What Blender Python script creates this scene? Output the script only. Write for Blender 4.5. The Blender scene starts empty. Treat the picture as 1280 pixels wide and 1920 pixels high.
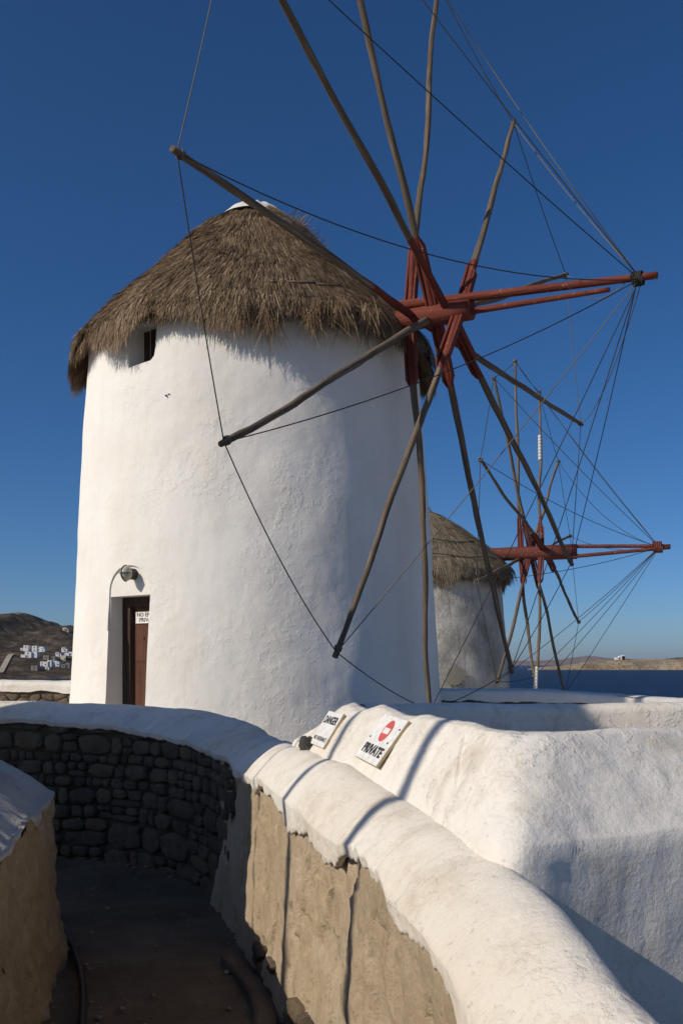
import bpy, bmesh, math, random
import numpy as np
from mathutils import Vector, Matrix, Quaternion

# ------------------------------------------------------------------ camera, world, sun
S = bpy.context.scene
F, CX, HY, CZ = 1700.0, 640.0, 1245.0, 11.2          # focal length in photo pixels, horizon, eye height above the sea
cd = bpy.data.cameras.new('camera'); cam = bpy.data.objects.new('camera', cd)
S.collection.objects.link(cam); S.camera = cam
cam.location = (0, 0, CZ); cam.rotation_euler = (math.radians(90), 0, 0)
cd.sensor_fit = 'VERTICAL'; cd.sensor_height = 36.0; cd.lens = F / 1920 * 36
cd.shift_y = (HY - 960) / 1920
cd.clip_start = 0.05; cd.clip_end = 60000

SUN_EL, SUN_AZ = math.radians(32), math.radians(240)   # azimuth clockwise from +Y
sx, sy = math.sin(SUN_AZ), math.cos(SUN_AZ)
to_sun = Vector((sx * math.cos(SUN_EL), sy * math.cos(SUN_EL), math.sin(SUN_EL)))
W = bpy.data.worlds.new('World'); S.world = W; W.use_nodes = True
wn = W.node_tree.nodes; wl = W.node_tree.links
sky = wn.new('ShaderNodeTexSky'); sky.sky_type = 'NISHITA'; sky.sun_disc = False
sky.sun_elevation = SUN_EL; sky.sun_rotation = SUN_AZ
sky.altitude = 0; sky.air_density = 0.7; sky.dust_density = 0.8; sky.ozone_density = 7.0
hsv = wn.new('ShaderNodeHueSaturation'); hsv.inputs['Saturation'].default_value = 1.13
wl.new(sky.outputs[0], hsv.inputs['Color']); wl.new(hsv.outputs[0], wn['Background'].inputs[0]); wn['Background'].inputs[1].default_value = 0.086
sd = bpy.data.lights.new('sun', 'SUN'); sun = bpy.data.objects.new('sun', sd); S.collection.objects.link(sun)
sd.energy = 3.65; sd.angle = math.radians(0.53); sd.color = (1.0, 0.90, 0.76)
sun.rotation_euler = (-to_sun).to_track_quat('-Z', 'Y').to_euler()
sun.location = (-20, -10, 40)
S.view_settings.view_transform = 'Standard'; S.view_settings.look = 'None'
S.view_settings.gamma = 1; S.view_settings.exposure = 0.0
S.view_settings.use_curve_mapping = False
S.render.engine = 'CYCLES'
S.cycles.max_bounces = 6; S.cycles.volume_bounces = 1

# ------------------------------------------------------------------ helpers
rng = np.random.default_rng(7)
A3 = lambda v: np.asarray(v, float)

def P(px, py, Y):
    """photo pixel + distance along the view axis -> world point"""
    return np.array([(px - CX) / F * Y, Y, CZ + (HY - py) / F * Y])

def hash3(ix, iy, iz, seed):
    h = (ix * 374761393 + iy * 668265263 + iz * 2147483647 + seed * 974711) & 0xFFFFFFFF
    h = ((h ^ (h >> 13)) * 1274126177) & 0xFFFFFFFF
    h = ((h ^ (h >> 16)) * 2246822519) & 0xFFFFFFFF
    return ((h ^ (h >> 15)) & 0xFFFF) / 65535.0

def vnoise(p, seed=0):
    """value noise in -1..1 at points p (N,3)"""
    p = np.atleast_2d(A3(p)); i = np.floor(p).astype(np.int64); f = p - i
    f = f * f * (3 - 2 * f); o = 0
    for dx in (0, 1):
        for dy in (0, 1):
            for dz in (0, 1):
                w = (f[:, 0] if dx else 1 - f[:, 0]) * (f[:, 1] if dy else 1 - f[:, 1]) * (f[:, 2] if dz else 1 - f[:, 2])
                o = o + w * hash3(i[:, 0] + dx, i[:, 1] + dy, i[:, 2] + dz, seed)
    return o * 2 - 1

def fbm(p, octv=4, seed=0, gain=0.5):
    p = np.atleast_2d(A3(p)); o = 0; a = 1.0
    for k in range(octv):
        o = o + a * vnoise(p * (2 ** k) + k * 17.3, seed + k); a *= gain
    return o

ORG = {}
def link(o, parent=None):
    S.collection.objects.link(o)
    if parent is not None: o.parent = parent
    return o

def thing(name, label, cat, loc, group=None):
    o = bpy.data.objects.new(name, None); o.empty_display_size = 0.2
    link(o); o.location = tuple(loc); ORG[o.name] = A3(loc)
    o['label'] = label; o['category'] = cat
    if group: o['group'] = group
    return o

def tag(o, label, cat, group=None):
    o['label'] = label; o['category'] = cat
    if group: o['group'] = group
    return o

def mesh(name, verts, faces, m=None, parent=None, smooth=True, kind=None):
    """vertices are world points; children keep the origin of the thing at the top"""
    verts = np.asarray(verts, float)
    org = ORG[parent.name] if parent is not None else (np.zeros(3) if kind else verts.mean(0) * [1, 1, 0] + [0, 0, verts[:, 2].min()])
    me = bpy.data.meshes.new(name)
    v = verts - org
    if isinstance(faces, np.ndarray):
        n, k = faces.shape
        me.vertices.add(len(v)); me.vertices.foreach_set('co', v.astype(np.float32).ravel())
        me.loops.add(n * k); me.loops.foreach_set('vertex_index', faces.astype(np.int32).ravel())
        me.polygons.add(n); me.polygons.foreach_set('loop_start', np.arange(0, n * k, k, dtype=np.int32))
        me.update(calc_edges=True); me.validate()
    else:
        me.from_pydata([tuple(x) for x in v], [], faces); me.update()
    if smooth: me.polygons.foreach_set('use_smooth', [True] * len(me.polygons))
    if m: me.materials.append(m)
    o = bpy.data.objects.new(name, me); link(o, parent)
    if parent is None: o.location = tuple(org)
    ORG[o.name] = org
    if kind: o['kind'] = kind
    return o

def grid_faces(nr, nc, closed=False):
    r = np.arange(nr - 1)[:, None]; c = np.arange(nc if closed else nc - 1)[None, :]
    c2 = (c + 1) % nc
    return np.stack([r * nc + c, r * nc + c2, (r + 1) * nc + c2, (r + 1) * nc + c], -1).reshape(-1, 4)

def unit(v): v = A3(v); return v / np.linalg.norm(v)

def frame(d):
    d = unit(d); a = np.array([0, 0, 1.]) if abs(d[2]) < .9 else np.array([1., 0, 0])
    u = unit(np.cross(d, a)); return u, np.cross(u, d), d

def tube(path, radii, sides=6, phase=0.0, square=0.0, cap=True):
    path = A3(path); n = len(path); V = []
    t = np.gradient(path, axis=0); u, w, _ = frame(path[-1] - path[0])
    for i in range(n):
        d = unit(t[i]); uu = unit(u - d * (u @ d)); ww = np.cross(d, uu)
        for k in range(sides):
            a = phase + 2 * math.pi * k / sides
            rr = radii[i] * (1 + square * (abs(math.sin(2 * a + .0)) - .5) * .4)
            V.append(path[i] + rr * (math.cos(a) * uu + math.sin(a) * ww))
    Fc = [tuple(q) for q in grid_faces(n, sides, True)]
    if cap: Fc += [tuple(range(sides))[::-1], tuple((n - 1) * sides + k for k in range(sides))]
    return np.array(V), Fc

def box(c, ax, ay, az, hx, hy, hz, bev=0.0):
    c = A3(c); ax, ay, az = map(A3, (ax, ay, az)); V = []
    for s in (-1, 1):
        for (i, j) in ((-1, -1), (1, -1), (1, 1), (-1, 1)):
            V.append(c + ax * hx * i + ay * hy * j + az * hz * s)
    return np.array(V), [(3, 2, 1, 0), (4, 5, 6, 7), (0, 1, 5, 4), (1, 2, 6, 5), (2, 3, 7, 6), (3, 0, 4, 7)]

def join(parts):
    V, Fc, n = [], [], 0
    for v, f in parts:
        V.append(v); Fc += [tuple(int(i) + n for i in q) for q in f]; n += len(v)
    return np.concatenate(V), Fc

X3, Y3, Z3 = np.eye(3)

# ------------------------------------------------------------------ materials
def nodes_mat(name):
    m = bpy.data.materials.new(name); m.use_nodes = True
    nt = m.node_tree; return m, nt, nt.nodes, nt.links, nt.nodes['Principled BSDF']

def noise_node(nt, vec, scale, detail=5, rough=.6, dist=0.0):
    n = nt.nodes.new('ShaderNodeTexNoise'); n.inputs['Scale'].default_value = scale
    n.inputs['Detail'].default_value = detail; n.inputs['Roughness'].default_value = rough
    n.inputs['Distortion'].default_value = dist
    nt.links.new(vec, n.inputs['Vector']); return n.outputs['Fac']

def ramp(nt, fac, stops):
    r = nt.nodes.new('ShaderNodeValToRGB'); e = r.color_ramp.elements
    while len(e) < len(stops): e.new(.5)
    for q, (p, c) in zip(e, stops): q.position = p; q.color = (*c, 1) if len(c) == 3 else c
    nt.links.new(fac, r.inputs[0]); return r.outputs[0]

def mix(nt, fac, a, b, mode='MIX'):
    n = nt.nodes.new('ShaderNodeMix'); n.data_type = 'RGBA'; n.blend_type = mode
    if isinstance(fac, float): n.inputs[0].default_value = fac
    else: nt.links.new(fac, n.inputs[0])
    for k, v in ((6, a), (7, b)):
        if isinstance(v, tuple): n.inputs[k].default_value = (*v, 1)
        else: nt.links.new(v, n.inputs[k])
    return n.outputs[2]

def mathn(nt, op, a, b=0.0):
    n = nt.nodes.new('ShaderNodeMath'); n.operation = op
    for k, v in ((0, a), (1, b)):
        if isinstance(v, (int, float)): n.inputs[k].default_value = v
        else: nt.links.new(v, n.inputs[k])
    return n.outputs[0]

def mapping(nt, scale=(1, 1, 1), rot=(0, 0, 0)):
    tc = nt.nodes.new('ShaderNodeTexCoord'); mp = nt.nodes.new('ShaderNodeMapping')
    mp.inputs['Scale'].default_value = scale; mp.inputs['Rotation'].default_value = rot
    nt.links.new(tc.outputs['Object'], mp.inputs[0]); return mp.outputs[0]

def bump(nt, bs, layers):
    """layers: (height socket, strength, distance)"""
    prev = None
    for h, s, d in layers:
        b = nt.nodes.new('ShaderNodeBump'); b.inputs['Strength'].default_value = s; b.inputs['Distance'].default_value = d
        nt.links.new(h, b.inputs['Height'])
        if prev is not None: nt.links.new(prev, b.inputs['Normal'])
        prev = b.outputs[0]
    nt.links.new(prev, bs.inputs['Normal'])

def plaster(name, col, stain, amount=.35, lump=.02, grit=.004, streak=True, crust=.006, dirt=False, brush=False):
    m, nt, N, L, bs = nodes_mat(name)
    v = mapping(nt)
    big = noise_node(nt, v, .9, 6, .62); fine = noise_node(nt, v, 9, 6, .7)
    c = mix(nt, ramp(nt, big, [(.42, (0, 0, 0)), (.75, (amount,) * 3)]), col, stain)
    if streak:
        vs = mapping(nt, (7, 7, .35)); st = noise_node(nt, vs, 1.3, 5, .65)
        c = mix(nt, ramp(nt, st, [(.52, (0, 0, 0)), (.8, (amount * .8,) * 3)]), c, stain)
    c = mix(nt, ramp(nt, fine, [(.55, (0, 0, 0)), (.82, (amount * .5,) * 3)]), c, tuple(x * .72 for x in stain))
    if dirt:      # grey rain streaks, rubbed spots and pinholes
        c = mix(nt, ramp(nt, noise_node(nt, v, 3.6, 7, .72), [(.52, (0,) * 3), (.74, (.65,) * 3)]), c, tuple(x * .8 for x in stain))
        c = mix(nt, ramp(nt, noise_node(nt, v, 34, 6, .75), [(.59, (0,) * 3), (.69, (.6,) * 3)]), c, (.36, .31, .24))
        c = mix(nt, ramp(nt, noise_node(nt, mapping(nt, (1.2, 1.2, 6)), 4, 6, .7), [(.58, (0,) * 3), (.8, (.35,) * 3)]), c, (.45, .42, .37))
    L.new(c, bs.inputs['Base Color']); bs.inputs['Roughness'].default_value = .92
    bs.inputs['Specular IOR Level'].default_value = .15
    mask = ramp(nt, noise_node(nt, v, 1.1, 3, .5), [(.42, (.12,) * 3), (.62, (1,) * 3)])
    rid = ramp(nt, noise_node(nt, v, 11, 6, .6), [(.50, (0,) * 3), (.60, (1,) * 3)])
    lay = [(noise_node(nt, v, 1.8, 2, .5), 1.0, lump), (noise_node(nt, v, 7, 3, .5), 1.0, lump * .18),
           (mathn(nt, 'MULTIPLY', rid, mask), 1.0, crust), (noise_node(nt, v, 48, 5, .7), 1.0, grit)]
    if brush: lay.insert(2, (noise_node(nt, mapping(nt, (5, 34, 5), (0, 0, .27)), 1.0, 5, .65), 1.0, .006))
    bump(nt, bs, lay)
    return m

WHITE = (.80, .78, .735); 
M = {}
M['plaster'] = plaster('whitewash_tower', WHITE, (.66, .60, .50), .42, .03, .0022, crust=.0025)
M['coping'] = plaster('whitewash_coping', (.77, .73, .65), (.62, .51, .37), .55, .02, .004, crust=.004, streak=False, dirt=True, brush=True)
M['parapet'] = plaster('whitewash_rough', (.77, .735, .665), (.58, .49, .36), .45, .016, .004, crust=.0055, streak=False, dirt=True)
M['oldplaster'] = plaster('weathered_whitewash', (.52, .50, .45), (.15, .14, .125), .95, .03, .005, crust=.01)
M['cement'] = plaster('bare_cement', (.30, .27, .22), (.2, .18, .15), .4, .01, .004, streak=False)
M['greytop'] = plaster('lichen_whitewash', (.46, .445, .41), (.17, .16, .14), 1.0, .03, .006, crust=.012, streak=False)

def mud():
    m, nt, N, L, bs = nodes_mat('mud_plaster')
    v = mapping(nt); vs = mapping(nt, (2.6, 2.6, 1.2))
    a = noise_node(nt, v, 1.6, 7, .65); b = noise_node(nt, vs, 3.0, 7, .7, .5); c3 = noise_node(nt, v, 22, 6, .7)
    c = ramp(nt, a, [(.3, (.50, .385, .25)), (.5, (.60, .47, .315)), (.7, (.68, .555, .40))])
    c = mix(nt, ramp(nt, b, [(.54, (0,) * 3), (.70, (.6,) * 3)]), c, (.40, .31, .205))
    c = mix(nt, ramp(nt, noise_node(nt, v, 3.1, 6, .7, .4), [(.60, (0,) * 3), (.66, (.6,) * 3)]), c, (.30, .235, .155))
    c = mix(nt, ramp(nt, c3, [(.60, (0,) * 3), (.75, (.6,) * 3)]), c, (.62, .54, .42))
    L.new(c, bs.inputs['Base Color']); bs.inputs['Roughness'].default_value = .95; bs.inputs['Specular IOR Level'].default_value = .1
    bump(nt, bs, [(b, 1, .026), (noise_node(nt, vs, 8, 7, .75), 1, .032), (c3, 1, .014)])
    return m
M['mud'] = mud()

def stony(name, c1, c2, sc=3.0, b=.02):
    m, nt, N, L, bs = nodes_mat(name)
    v = mapping(nt)
    g = nt.nodes.new('ShaderNodeObjectInfo')
    a = noise_node(nt, v, sc, 7, .65)
    c = ramp(nt, a, [(.3, c1), (.7, c2)])
    c = mix(nt, ramp(nt, g.outputs['Random'], [(0, (.5,) * 3), (.35, (0,) * 3), (1, (0,) * 3)]), c, tuple(x * .5 for x in c1))
    c = mix(nt, ramp(nt, g.outputs['Random'], [(0, (0,) * 3), (.6, (0,) * 3), (1, (.45,) * 3)]), c, (c2[0] * 1.25, c2[1] * 1.1, c2[2] * .85))
    L.new(c, bs.inputs['Base Color']); bs.inputs['Roughness'].default_value = .95; bs.inputs['Specular IOR Level'].default_value = .12
    bump(nt, bs, [(noise_node(nt, v, sc * 2.5, 6, .65), 1, b), (noise_node(nt, v, sc * 14, 4, .7), 1, b * .25)])
    return m
M['stone'] = stony('field_stone', (.105, .083, .060), (.20, .16, .115), 7.0, .035)
M['mortar'] = stony('wall_core', (.06, .047, .034), (.11, .088, .063), 6)
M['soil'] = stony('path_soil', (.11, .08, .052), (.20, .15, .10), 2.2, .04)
M['terrace'] = stony('terrace_earth', (.50, .47, .42), (.62, .59, .53), 1.0, .01)
M['yellow'] = stony('ochre_render', (.25, .20, .13), (.42, .345, .235), 4.5, .04)
M['rubble'] = stony('rubble_stone', (.24, .21, .16), (.40, .35, .27), 18, .008)
M['rock'] = stony('dark_rock', (.05, .05, .045), (.10, .10, .09), 9, .01)

def wood(name, c1, c2, c3, rough=.85, worn=None):
    m, nt, N, L, bs = nodes_mat(name)
    tc = nt.nodes.new('ShaderNodeTexCoord')
    at = nt.nodes.new('ShaderNodeAttribute'); at.attribute_name = 'grain'
    mp = nt.nodes.new('ShaderNodeMapping'); mp.inputs['Scale'].default_value = (30, 30, 1.2); L.new(at.outputs['Vector'], mp.inputs[0])
    a = noise_node(nt, mp.outputs[0], 1.0, 6, .7); v = tc.outputs['Object']
    c = ramp(nt, a, [(.3, c1), (.5, c2), (.72, c3)])
    if worn:
        c = mix(nt, ramp(nt, noise_node(nt, v, 14, 6, .75), [(.60, (0,) * 3), (.66, (.9,) * 3)]), c, worn)
    L.new(c, bs.inputs['Base Color']); bs.inputs['Roughness'].default_value = rough
    bs.inputs['Specular IOR Level'].default_value = .25
    bump(nt, bs, [(a, 1, .008), (noise_node(nt, v, 8, 4, .6), .8, .01)])
    return m
M['wood'] = wood('grey_weathered_wood', (.055, .040, .028), (.13, .098, .068), (.27, .205, .145))
M['red'] = wood('red_oxide_paint', (.065, .016, .011), (.145, .030, .018), (.20, .055, .033), .75, (.26, .17, .125))
M['redold'] = wood('old_red_paint', (.085, .024, .018), (.13, .036, .026), (.16, .06, .045), .85, (.35, .28, .24))
M['door'] = wood('brown_door_wood', (.055, .024, .015), (.10, .043, .026), (.15, .075, .048), .75)

def flat(name, col, rough=.7, spec=.3, metal=0.0, bmp=None):
    m, nt, N, L, bs = nodes_mat(name)
    v = mapping(nt); n = noise_node(nt, v, 25, 5, .65)
    c = ramp(nt, n, [(.3, tuple(x * .8 for x in col)), (.7, tuple(min(1, x * 1.12) for x in col))])
    L.new(c, bs.inputs['Base Color']); bs.inputs['Roughness'].default_value = rough
    bs.inputs['Specular IOR Level'].default_value = spec; bs.inputs['Metallic'].default_value = metal
    if bmp: bump(nt, bs, [(n, 1, bmp)])
    return m
M['rope'] = flat('tarred_rope', (.045, .042, .04), .9, .1)
M['ropelight'] = flat('hemp_rope', (.16, .145, .12), .9, .1)
M['dark'] = flat('dark_opening', (.02, .018, .016), .9, .05)
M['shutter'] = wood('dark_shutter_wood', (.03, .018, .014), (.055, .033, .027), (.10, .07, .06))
M['tarp'] = flat('white_canvas', (.74, .70, .62), .85, .2, 0, .01)
M['sign'] = flat('sign_white', (.80, .79, .76), .5, .4)
M['signedge'] = flat('plywood_edge', (.42, .33, .20), .8, .2)
M['signred'] = flat('sign_red', (.62, .10, .085), .5, .4)
M['ink'] = flat('sign_black', (.03, .03, .03), .5, .4)
M['glass'] = flat('lamp_glass', (.50, .47, .36), .3, .5)
M['iron'] = flat('rusty_iron', (.10, .07, .05), .7, .4, .3)
M['hose'] = flat('black_hose', (.015, .015, .016), .6, .3)
M['stripe'] = flat('pale_band', (.66, .63, .55), .7, .2)

def straw(name, cols):
    m, nt, N, L, bs = nodes_mat(name)
    g = nt.nodes.new('ShaderNodeNewGeometry')
    v = mapping(nt)
    c = ramp(nt, g.outputs['Random Per Island'], [(0, cols[0]), (.45, cols[1]), (.85, cols[2]), (1, cols[3])])
    c = mix(nt, ramp(nt, noise_node(nt, v, 1.6, 4, .6), [(.4, (0,) * 3), (.7, (.6,) * 3)]), c, cols[1])
    c = mix(nt, ramp(nt, noise_node(nt, mapping(nt, (5, 5, 2.2)), 1.0, 4, .6), [(.50, (0,) * 3), (.66, (.7,) * 3)]), c, tuple(x * .9 for x in cols[0]))
    L.new(c, bs.inputs['Base Color']); bs.inputs['Roughness'].default_value = .75; bs.inputs['Specular IOR Level'].default_value = .2
    return m
M['straw'] = straw('thatch_straw', [(.095, .058, .030), (.225, .153, .090), (.36, .262, .165), (.54, .415, .27)])
M['strawold'] = straw('pale_thatch_straw', [(.13, .10, .065), (.26, .21, .145), (.36, .30, .21), (.46, .39, .28)])
M['thatchbase'] = stony('thatch_underlay', (.03, .022, .015), (.07, .05, .035), 8, .02)

def terrain_mat(name, stops, sc, bumpd):
    m, nt, N, L, bs = nodes_mat(name)
    v = mapping(nt); a = noise_node(nt, v, sc, 8, .7); b = noise_node(nt, v, sc * 5, 6, .7)
    c = ramp(nt, a, stops)
    c = mix(nt, ramp(nt, b, [(.50, (0,) * 3), (.66, (.75,) * 3)]), c, tuple(x * .42 for x in stops[0][1]))
    L.new(c, bs.inputs['Base Color']); bs.inputs['Roughness'].default_value = 1; bs.inputs['Specular IOR Level'].default_value = .05
    bump(nt, bs, [(a, 1, bumpd), (b, 1, bumpd * .4)])
    return m
M['hill'] = terrain_mat('rocky_hill', [(.40, (.075, .06, .042)), (.5, (.14, .105, .07)), (.60, (.27, .21, .15))], .05, 14)
M['isle'] = terrain_mat('island_cliff', [(.36, (.22, .16, .10)), (.5, (.36, .28, .18)), (.64, (.46, .38, .26))], .02, 8)
M['far'] = terrain_mat('far_land', [(.36, (.14, .10, .08)), (.5, (.18, .13, .10)), (.64, (.22, .16, .12))], .002, 10)

def sea_mat():
    m, nt, N, L, bs = nodes_mat('sea_water')
    v = mapping(nt, (1, .45, 1)); a = noise_node(nt, v, .12, 5, .6); b = noise_node(nt, v, .5, 5, .65)
    cr = noise_node(nt, mapping(nt, (.05, .14, 1)), 1.0, 9, .72)
    c = mix(nt, ramp(nt, cr, [(.735, (0,) * 3), (.76, (.8,) * 3)]), ramp(nt, a, [(.3, (.004, .017, .05)), (.7, (.009, .032, .082))]), (.6, .62, .65))
    L.new(c, bs.inputs['Base Color']); bs.inputs['Roughness'].default_value = .5
    bs.inputs['Specular IOR Level'].default_value = .07
    bump(nt, bs, [(a, 1, 1.6), (b, 1, .5)])
    return m
M['sea'] = sea_mat()

def grain(o, d, org):
    """store a grain coordinate (across, across, along) for wood meshes"""
    u, w, d = frame(d); me = o.data
    at = me.attributes.new('grain', 'FLOAT_VECTOR', 'POINT')
    co = np.empty(len(me.vertices) * 3, np.float32); me.vertices.foreach_get('co', co); co = co.reshape(-1, 3)
    R = np.stack([u, w, d], 1); at.data.foreach_set('vector', (co @ R + rng.uniform(0, 50)).astype(np.float32).ravel())

# ------------------------------------------------------------------ sea, land
def zrel(z): return CZ + z
sea = mesh('sea', [(-11500, 20, 0), (11500, 20, 0), (11500, 11300, 0), (-11500, 11300, 0)], [(0, 1, 2, 3)], M['sea'], smooth=False, kind='structure')

# headland: terrace that breaks down to the water beyond the mills
gx = np.concatenate([np.linspace(-60, -12, 13), np.linspace(-10, 12, 23), np.linspace(14, 60, 13)])
gy = np.concatenate([np.linspace(-40, -2, 8), np.linspace(0, 40, 41), np.linspace(43, 75, 12)])
GX, GY = np.meshgrid(gx, gy)
edge = 33 - .35 * np.clip(GX - 6, 0, 40) + 1.0 * vnoise(np.stack([GX * .2, GY * 0, GX * 0], -1).reshape(-1, 3), 3).reshape(GX.shape)
tz = -1.25 - .02 * np.clip(GY - 12, 0, 20) - np.clip(GY - edge, 0, 100) * .75
tz = np.where(GY < 7.2, -2.2, tz); tz = np.where((GY < 11) & (GX < -.9), -2.2, tz)
tz = tz + .04 * vnoise(np.stack([GX * .8, GY * .8, GX * 0], -1).reshape(-1, 3), 5).reshape(GX.shape)
mesh('ground', np.stack([GX, GY, CZ + np.maximum(tz, -12.2)], -1).reshape(-1, 3), grid_faces(*GX.shape), M['terrace'], kind='structure')

# sunken path the camera stands in
px_, py_ = np.meshgrid(np.linspace(-9, 6, 90), np.linspace(-8, 11, 114))
pz = -1.88 + .03 * fbm(np.stack([px_ * 1.3, py_ * 1.3, px_ * 0], -1).reshape(-1, 3), 4, 9).reshape(px_.shape)
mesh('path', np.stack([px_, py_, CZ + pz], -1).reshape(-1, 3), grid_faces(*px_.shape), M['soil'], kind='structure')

# ------------------------------------------------------------------ the lofted walls
def resample(pts, n):
    """Catmull-Rom through pts, evenly spaced by arc length of the first 2 columns"""
    pts = A3(pts); out = []
    e = np.vstack([2 * pts[0] - pts[1], pts, 2 * pts[-1] - pts[-2]])
    for i in range(1, len(e) - 2):
        for t in np.linspace(0, 1, 24, endpoint=False):
            a, b, c, d = e[i - 1:i + 3]
            out.append(.5 * (2 * b + (c - a) * t + (2 * a - 5 * b + 4 * c - d) * t * t + (3 * b - a - 3 * c + d) * t ** 3))
    out.append(pts[-1]); out = np.array(out)
    s = np.r_[0, np.cumsum(np.linalg.norm(np.diff(out[:, :2], axis=0), axis=1))]
    q = np.linspace(0, s[-1], n)
    return np.stack([np.interp(q, s, out[:, k]) for k in range(out.shape[1])], 1), q

def loft(name, sections, m, parent=None, amp=.012, freq=2.5, seed=1, smooth=True, fine=.0):
    Sx = A3(sections); n, k, _ = Sx.shape; p = Sx.reshape(-1, 3)
    d = np.stack([fbm(p * freq + 31 * i, 4, seed + i) for i in range(3)], 1) * amp
    if fine: d += np.stack([fbm(p * 14 + 31 * i, 3, seed + 9 + i) for i in range(3)], 1) * fine
    return mesh(name, p + d, grid_faces(n, k), m, parent, smooth)

# one long wall: from beside the camera away along the path, then curving left in front of the mill
# columns: face X, face Y, z of the coping's lower edge, crest X, crest Y, crest z, back drop z, back reach
ST = [(.98, .1, -1.95, 1.27, .18, -.95, -2.1, .35), (.85, .6, -1.95, 1.13, .68, -.93, -2.1, .35), (.62, 1.43, -1.95, .88, 1.5, -.88, -2.1, .33),
      (.46, 2.0, -1.95, .70, 2.07, -.81, -2.1, .32), (.37, 2.33, -1.42, .612, 2.40, -.725, -2.1, .32), (.31, 2.56, -.93, .551, 2.63, -.665, -2.0, .32),
      (.20, 2.97, -.84, .441, 3.04, -.61, -1.9, .32), (.155, 3.13, -.83, .396, 3.20, -.593, -1.2, .32), (0, 3.70, -.83, .24, 3.77, -.557, -1.0, .3),
      (-.215, 4.48, -.82, .027, 4.55, -.522, -1.0, .3), (-.45, 5.34, -.81, -.205, 5.40, -.508, -1.0, .3), (-.57, 5.80, -.81, -.335, 5.90, -.53, -1.0, .3),
      (-.74, 6.42, -.79, -.45, 6.6, -.555, -1.0, .3), (-.93, 7.0, -.775, -.62, 7.2, -.54, -1.2, .3), (-1.17, 7.60, -.75, -.80, 7.88, -.52, -1.2, .3), (-1.62, 8.25, -.69, -1.36, 8.65, -.445, -1.2, .3),
      (-2.25, 8.70, -.64, -2.1, 9.12, -.415, -1.2, .3), (-2.81, 8.86, -.61, -2.73, 9.28, -.398, -1.2, .3), (-3.39, 9.0, -.60, -3.4, 9.42, -.38, -1.2, .3),
      (-5.2, 9.2, -.58, -5.2, 9.65, -.36, -1.2, .3), (-8.5, 9.3, -.55, -8.5, 9.75, -.34, -1.2, .3)]
R_, SL = resample(ST, 900)
FT = np.gradient(R_[:, :2], axis=0); FT /= np.linalg.norm(FT, axis=1)[:, None]
FN = np.stack([-FT[:, 1], FT[:, 0]], 1)                          # outward: towards the path
gw = thing('garden_wall', 'long whitewashed wall with bare stone and mud face curving along the sunken path', 'wall', (-.5, 5.5, CZ - 1.88))
s3 = np.stack([SL, SL * 0, SL * 0], 1)
jag = .045 * fbm(s3 * 3, 5, 41, .7) + .022 * np.abs(vnoise(s3 * 16, 44)) - .03 * np.clip(vnoise(s3 * 7, 48) - .35, 0, 1)
jag = jag * np.clip((R_[:, 1] - 2.2) / .5, 0, 1)
jag = np.where(R_[:, 1] > 6.6, jag * .35, jag)
secs = []
for i in range(len(R_)):
    fx, fy, zd, cx_, cy_, zc, zb, br = R_[i]; f2 = np.array([fx, fy]); c2 = np.array([cx_, cy_]); n2 = FN[i]
    zd = zd + jag[i]; col = []
    ztop = min(zc - .06, max(zd + .05, zc - .20))
    col.append((*(f2 - n2 * .03), zd + .004)); col.append((*(f2 - n2 * .002), zd)); col.append((*(f2 + n2 * .004), zd + .006))
    for a in np.linspace(.15, 1, 7): col.append((*(f2 + n2 * (.005 + .011 * a)), zd + .006 + (ztop - zd - .006) * a))
    for a in np.linspace(.06, 1, 16):
        q = f2 + (c2 - f2) * a
        col.append((q[0] + n2[0] * .014 * (1 - a), q[1] + n2[1] * .014 * (1 - a), ztop + (zc - ztop) * (1 - (1 - a) ** 1.9)))
    u2 = (c2 - f2) / np.linalg.norm(c2 - f2)
    for a in np.linspace(.1, 1, 11):
        q = c2 + u2 * br * a
        col.append((*q, zc + (zb - zc) * (1 - math.cos(min(1, a) * math.pi / 2)) ** 1.15))
    secs.append([(x, y, CZ + z) for x, y, z in col])
loft('coping', secs, M['coping'], gw, .014, 2.2, 3, True, .0022)

# mud-plastered face under the coping
NZ = 96; msecs = []
i1 = int(np.argmin(np.abs(R_[:, 1] - 7.0) + 10 * (R_[:, 0] > 0)))
for i in range(0, i1 + 12, 1):
    fx, fy = R_[i, :2]; n2 = FN[i]; col = []
    for a in np.linspace(0, 1, NZ):
        zt0 = max(R_[i, 2] + jag[i] + .03, -1.5); z = zt0 + a * (-1.98 - zt0); kk = .010 - .06 * a * a + (.12 if R_[i, 1] < 2.35 else 0); col.append((fx - n2[0] * kk, fy - n2[1] * kk, CZ + z))
    msecs.append(col)
ms = A3(msecs); pp = ms.reshape(-1, 3); nn = np.repeat(FN[:i1 + 12], NZ, 0)
st_ = fbm(pp * [3.0, 3.0, 1.6], 4, 61); pk = np.clip(fbm(pp * [2.0, 2.0, 1.3], 4, 71) - .25, 0, 1)
pl_ = fbm(pp * [2.6, 2.6, 1.5], 3, 81); plate = np.clip((pl_ - .12) / .04, 0, 1) * .026 + np.clip((fbm(pp * [4, 4, 2.2], 3, 85) - .3) / .05, 0, 1) * .018
dd = -plate + np.minimum(.011 * st_, .012) - .06 * np.clip(pk, 0, .5) + .009 * fbm(pp * [11, 11, 6], 4, 66, .6) - .030 * np.clip((fbm(pp * [5.5, 5.5, 1.6], 3, 91) - .62) / .1, 0, 1)
mesh('mud_face', np.column_stack([pp[:, :2] + nn * dd[:, None], pp[:, 2]]), grid_faces(len(ms), NZ), M['mud'], gw)

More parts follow.
